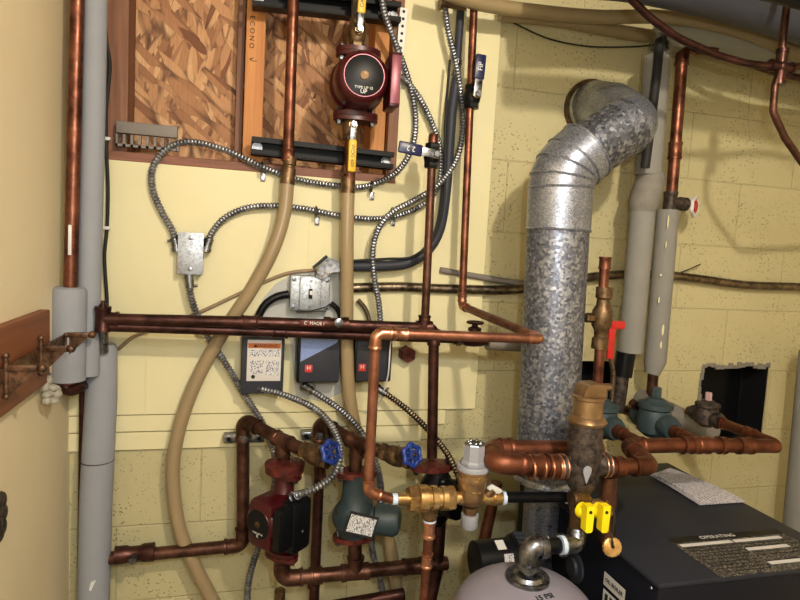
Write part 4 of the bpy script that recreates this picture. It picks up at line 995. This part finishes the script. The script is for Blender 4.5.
# ------------------------------------------------------------------ expansion tank
Pt=W(528,571,.60); Rt=.140
t=thing('expansion_tank','grey-lavender domed expansion tank at the bottom, with handwriting on top','tank',V(Pt.x,Pt.y,.40))
prof=[(-.42,.01),(-.40,.08),(-.33,Rt)]
for k in range(0,13):
    a=PI/2*k/12; prof.append((-.085+.078*math.sin(a),Rt*math.cos(a) if k<12 else .002))
g=G().lathe(Pt,Z_,[(z-.006,r_) for z,r_ in prof],56); part('shell',g,'tank',t)
g=G().lathe(Pt,Z_,[(-.026,.040),(-.014,.043),(-.009,.042),(-.011,.032),(-.004,.028),(.0,.012),(.012,.011)],36); part('top_flange',g,'steel',t,'shiny steel flange')
def onT(dx,dy):
    rr=math.hypot(dx,dy); z=-.091+.078*math.sqrt(max(0,1-(rr/Rt)**2)); return Pt+V(dx,dy,z+.0012)
nt_=lambda u: u
for s_,dx,dy,sz in (('15 PSI',.006,-.058,.016),('8-8-25',.014,-.078,.015)):
    c=onT(dx,dy); n_=V(dx*.3,dy*.45,1).normalized(); n_=(c-(Pt+V(0,0,-.32))).normalized(); ux=V(.97,.15,0); ux=(ux-n_*ux.dot(n_)).normalized(); text(t,s_,c,ux,n_.cross(ux),sz,'ink',.0006)
# tank stand so it is carried
g=G().lathe(V(Pt.x,Pt.y,0),Z_,[(0,.10),(.01,.10),(.02,.03),(Pt.z-.40,.03)],20); solo('tank_stand',g,'blackm','black post stand carrying the expansion tank','stand')
# black blower motor
C=W(498,560,.40); s_=sc(C); t=thing('blower_motor','black cylindrical blower motor with two stickers, left of the flue foot','motor',C-Z_*.07)
part('drum',G().lathe(C,X_,[(-27*s_,14*s_),(-25*s_,20*s_),(14*s_,21*s_),(16*s_,24*s_),(24*s_,24*s_),(26*s_,19*s_)],32),'black',t)
g=G()
for k in range(16):
    a=PI*(k+.5)/16-.2; d=V(0,-math.sin(a),math.cos(a)); g.box(C+X_*20*s_+d*24.5*s_,5*s_,.0025,.005,(X_,d.cross(X_),d))
part('cooling_fins',g,'grey_box',t)
d=V(0,-.35,.94).normalized(); part('sticker',G().box(C-X_*2*s_+d*21*s_,4.5*s_,.013,.0008,(X_,d.cross(X_),d)),'white',t,'white sticker')
d=V(0,-.88,.48).normalized(); part('sticker',G().box(C+X_*3*s_+d*21*s_,5*s_,.012,.0008,(X_,d.cross(X_),d)),'lbl_text',t,'printed sticker')
solo('motor_bracket',G().bx(C.x-.05,C.x+.05,C.y-.04,C.y+.04,0,C.z-.045,.004),'blackm','black pedestal under the blower motor','stand')
part('housing',G().lathe(C+X_*36*s_-Z_*.03,X_,[(-8*s_,10*s_),(-8*s_,30*s_),(10*s_,30*s_),(10*s_,12*s_)],36),'boilerside',t)
# ------------------------------------------------------------------ boiler
FL=W(659,584,.70); bw_=.49; yb=-.115; top=FL.z
t=thing('boiler','black sheet-metal boiler at lower right with printed labels on its top','boiler',V(FL.x+bw_/2,(FL.y+yb)/2,0))
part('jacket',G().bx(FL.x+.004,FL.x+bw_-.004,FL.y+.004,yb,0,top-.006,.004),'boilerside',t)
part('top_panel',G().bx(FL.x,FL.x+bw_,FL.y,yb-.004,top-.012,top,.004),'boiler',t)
g=G()
for y in (FL.y+.02,FL.y+.3): part('jacket_screw',G().lathe(V(FL.x,y,top-.02),-X_,[(0,.004),(.002,.003)],10),'steel',t)
def onB(px,py): 
    r_=(px-400)*R2+(py-300)*D2+F*FW; return CP+r_*((top-CP.z)/r_.z)
a=onB(664,541); b=onB(690,574); c_=onB(800,560)
x0=a.x+.012; yA=onB(720,534).y; yB=onB(735,576).y; x1=x0+.30
lb=part('top_label',G().bx(x0,x1,yB,yA,top,top+.0008),'lbl_dark',t,'black label with pale print')
w_=x1-x0; h_=yA-yB
part('label_header',G().bx(x0,x1,yA-h_*.14,yA,top+.0008,top+.0012),'blackm',lb)
text(lb,'OPERATING',V(x0+w_*.42,yA-h_*.07,top+.0013),X_,Y_,.017,'lbl_white',.0002)
for (u0,u1,v) in ((.03,.47,.19),(.49,.92,.19),(.49,.86,.42),(.49,.99,.78)):
    part('label_bar',G().bx(x0+w_*u0,x0+w_*u1,yA-h_*(v+.07),yA-h_*v,top+.0008,top+.0013),'lbl_white',lb,'white heading bar')
g=G()
for k in range(9):
    v=.3+k*.075; g.bx(x0+w_*.04,x0+w_*.46,yA-h_*(v+.012),yA-h_*v,top+.0008,top+.0011)
    if k%3!=2: g.bx(x0+w_*.5,x0+w_*.97,yA-h_*(v+.02),yA-h_*(v+.006),top+.0008,top+.0011)
part('label_lines',g,'ink',lb)
def onS(px,py):
    r_=(px-400)*R2+(py-300)*D2+F*FW; return CP+r_*((FL.x+.004-CP.x)/r_.x)
for (p,q,nm,mt) in (((605,571),(625,600),'side_sticker','lbl_white'),((604,588),(624,618),'side_sticker','white')):
    A1=onS(*p); B1=onS(*q); z1=A1.z; z2=onS(p[0],p[1]+(14 if mt=='lbl_white' else 16)).z
    st=part(nm,G().bx(FL.x+.0030,FL.x+.0041-.0015,min(A1.y,B1.y),max(A1.y,B1.y),z2,z1),mt,t,'pale sticker on the boiler side')
    if mt=='lbl_white': text(st,'Weil-McLain' if False else 'OIL BOILER',V(FL.x+.0020,(A1.y+B1.y)/2,(z1+z2)/2),-Y_,Z_,.012,'ink',.0003)
    else:
        g=G()
        for k in range(4): g.bx(FL.x+.0018,FL.x+.0025,min(A1.y,B1.y)+.008+k*.016,min(A1.y,B1.y)+.017+k*.016,z2+.004,z1-.006)
        part('print_blocks',g,'ink',st)
# side access plate, round
g=G().lathe(V(FL.x+.004,W(565,580,.5).y+.08,top-.12),-X_,[(0,.036),(.006,.036),(.008,.022),(.014,.020)],28); part('side_port',g,'grey_box',t)
# papers on the boiler
t=thing('manual_papers','thin stack of printed white papers lying on the back right of the boiler top','papers',onB(695,490),None)
p=[onB(650,476),onB(668,470),onB(743,503),onB(699,506)]
for k in range(3):
    g=G(); n=10; vs=[]
    for i in range(n+1):
        for j in range(4):
            a_=p[0].lerp(p[3],i/n); b_=p[1].lerp(p[2],i/n); q=a_.lerp(b_,j/3)
            vs.append(q+V(k*.002,-k*.0015,.002+k*.0022+.006*math.sin(i/n*PI)*(.4+.2*k)))
    vs2=[q+Z_*.0012 for q in vs]
    fcs=[]
    N=len(vs)
    for i in range(n):
        for j in range(3):
            a0_=i*4+j; fcs+=[(a0_,a0_+4,a0_+5,a0_+1),(N+a0_,N+a0_+1,N+a0_+5,N+a0_+4)]
    for i in range(n): fcs+=[(i*4,N+i*4,N+i*4+4,i*4+4),(i*4+3,i*4+7,N+i*4+7,N+i*4+3)]
    fcs+=[(0,1,N+1,N),(1,2,N+2,N+1),(2,3,N+3,N+2)]; e=n*4; fcs+=[(e,N+e,N+e+1,e+1),(e+1,N+e+1,N+e+2,e+2),(e+2,N+e+2,N+e+3,e+3)]
    g.add(vs+vs2,fcs); part('sheet',g,'paper',t)
# ------------------------------------------------------------------ right side pipes
rr=5.8*sc(W(600,330,.34))
t=run([W(605,259,.34),W(597,395,.34)],rr*.86,'cu_red','upright copper pipe with an open end and a brass ball valve, right of the flue')
P=W(602,318,.34)
g=G().lathe(P,Z_,[(-.075,rr),(-.075,rr*1.4),(-.05,rr*1.4),(-.045,rr*1.1),(-.03,rr*1.2),(-.018,rr*1.7),(.018,rr*1.7),(.03,rr*1.2),(.045,rr*1.1),(.05,rr*1.4),(.075,rr*1.4),(.075,rr)],22); part('ball_valve',g,'bronze',t)
part('valve_boss',G().hexa(P,-X_,.01,.045,.012),'bronze',t)
g=G(); coupling(g,W(605,263,.34),Z_,rr*.86,.03); part('pipe_end',g,'cu_red',t)
g=G().box(W(616,325,.325),.024,.005,.010,None,.003); h=part('red_handle',g,'red_plastic',t,'red lever handle')
part('handle_blade',G().box(W(611,341,.325),.009,.004,.045,None,.002),'red_plastic',h)
cable([W(x,y,.25) for x,y in ((609,352),(613,372),(612,395),(610,420))],.006,'armor_dark','dull bare conduit hanging beside the upright copper pipe','conduit',cat='conduit')
# grey pipe A (left of the two)
t=thing('insulated_pipe','grey insulated pipe behind the upright copper, its top cement-wrapped','pipe',W(628,356,.14))
rA=12*sc(W(640,280,.14))
part('foam_sleeve',G().tube([W(643,208,.14),W(630,352,.14)],rA,28),'insul2',t)
part('cement_wrap',G().tube([W(654,172,.14),W(652,176,.14),W(643,205,.14),W(642,212,.14)],[rA*.9,rA*1.15,rA*1.2,rA*1.0],24),'parge',t,'grey cement wrap')
part('upper_pipe',G().tube([W(659,52,.14),W(657,58,.14),W(648,175,.14)],[rA*.5,rA*1.02,rA*1.05],24),'insul2',t,'paint-splashed upper pipe')
part('dark_cable',G().tube([W(660,40,.165),W(656,80,.195),W(650,130,.195),W(645,168,.19)],.012,10),'ink',t,'black cable')
part('top_fitting',G().lathe(W(660,46,.14),Z_,[(-.02,.02),(-.015,.024),(.01,.024),(.014,.018),(.03,.018)],16),'steel',t)
part('lower_coupling',G().tube([W(626,352,.14),W(622,376,.14)],rA*.8,20),'blackm',t)
part('lower_pipe',G().tube([W(622,374,.14),W(617,412,.14)],rA*.6,20),'ironrust',t)
# copper with hose valve and grey pipe B
rB=5.6*sc(W(676,120,.10))
t=run([W(715,50,.10),W(683,47,.10),W(671,203,.10)],rB,'cu_red','reddish copper pipe turning down at upper right into a dark tee',coups=((1,.66,3),))
P=W(670,203,.10); tee(t,P,Z_,X_,rB,'ironrust',4)
v=thing('drain_valve','small valve with a red and white handwheel on the right copper drop','valve',W(690,208,.10))
g=G().lathe(P+X_*.02,X_,[(0,.012),(.02,.020),(.035,.020),(.04,.010),(.06,.009)],16); part('body',g,'ironrust',v)
hp=P+X_*.085-Z_*.004; o=V(.55,-.83,0).normalized()
part('handwheel',G().torus(hp,o,.025,.006,30,8,.1,6),'lbl_white',v,'white-rimmed handwheel')
g=G().lathe(hp,o,[(-.006,.016),(.006,.016)],14); g.tube([hp-Z_*.024,hp+Z_*.024],.005,8); part('hub',g,'red_plastic',v,'red hub')
part('stem',G().tube([P+X_*.06,hp],.005,8),'steel',v)
t=thing('insulated_pipe','paint-splashed grey pipe under the red and white handwheel','pipe',W(652,400,.10))
rC=10.5*sc(W(660,290,.10))
a=W(668,210,.10); b=W(655,362,.10)
part('foam_sleeve',G().tube([a,b,W(652,374,.10)],[rC,rC*1.02,rC*.7],24),'insul2',t)
part('copper_end',G().tube([W(654,365,.10),W(650,412,.10)],rC*.5,16),'cu_brown',t)
g=G()
for (x,y,w1,h1) in ((668,222,.004,.022),(666,245,.003,.012),(661,275,.005,.004),(659,300,.004,.01),(663,330,.006,.018),(661,345,.005,.012)):
    p=W(x,y,.10+rC*.99/1); g=G(); part('paint_splash',g.ball(p,.5*(w1+h1),8,(w1/(w1+h1)*1.4,.15,h1/(w1+h1)*1.8)),'panelpaint',t,'cream paint splash')
# grey pipe at the right edge
solo('insulated_pipe',G().tube(ext([W(813,343,.12),W(812,352,.12),W(796,525,.12),W(787,640,.12)]),[.02,.036,.038,.038,.038],24),'insul2','plain grey insulated pipe at the right picture edge','pipe')
# pipe rising from behind it so it is carried
# ------------------------------------------------------------------ light
def area(name,loc,to,size,power,col,shape='DISK'):
    l=bpy.data.lights.new(name,'AREA'); l.shape=shape; l.size=size; l.energy=power; l.color=col
    o=bpy.data.objects.new(name,l); COL.objects.link(o); o.location=loc; o.rotation_euler=(Vector(to)-Vector(loc)).to_track_quat('-Z','Y').to_euler(); return o
def point(name,loc,power,col,rad):
    l=bpy.data.lights.new(name,'POINT'); l.energy=power; l.color=col; l.shadow_soft_size=rad
    o=bpy.data.objects.new(name,l); COL.objects.link(o); o.location=loc; return o
point('ceiling_bulb',(.5,-1.8,2.30),90,(1,.88,.70),.035)
area('added_fill',(.2,-2.7,2.38),(.2,-2.0,0),1.2,40,(.95,.97,1.0))  # added fill light, unseen, above and behind the camera
point('phone_flash',(.10,-1.58,1.56),19,(.86,.94,1.0),.012)
w=bpy.data.worlds.new('world'); S.world=w; w.use_nodes=True; w.node_tree.nodes['Background'].inputs[0].default_value=(.55,.6,.7,1); w.node_tree.nodes['Background'].inputs[1].default_value=.15
S.view_settings.view_transform='Standard'; S.view_settings.look='None'; S.view_settings.exposure=0; S.view_settings.gamma=1
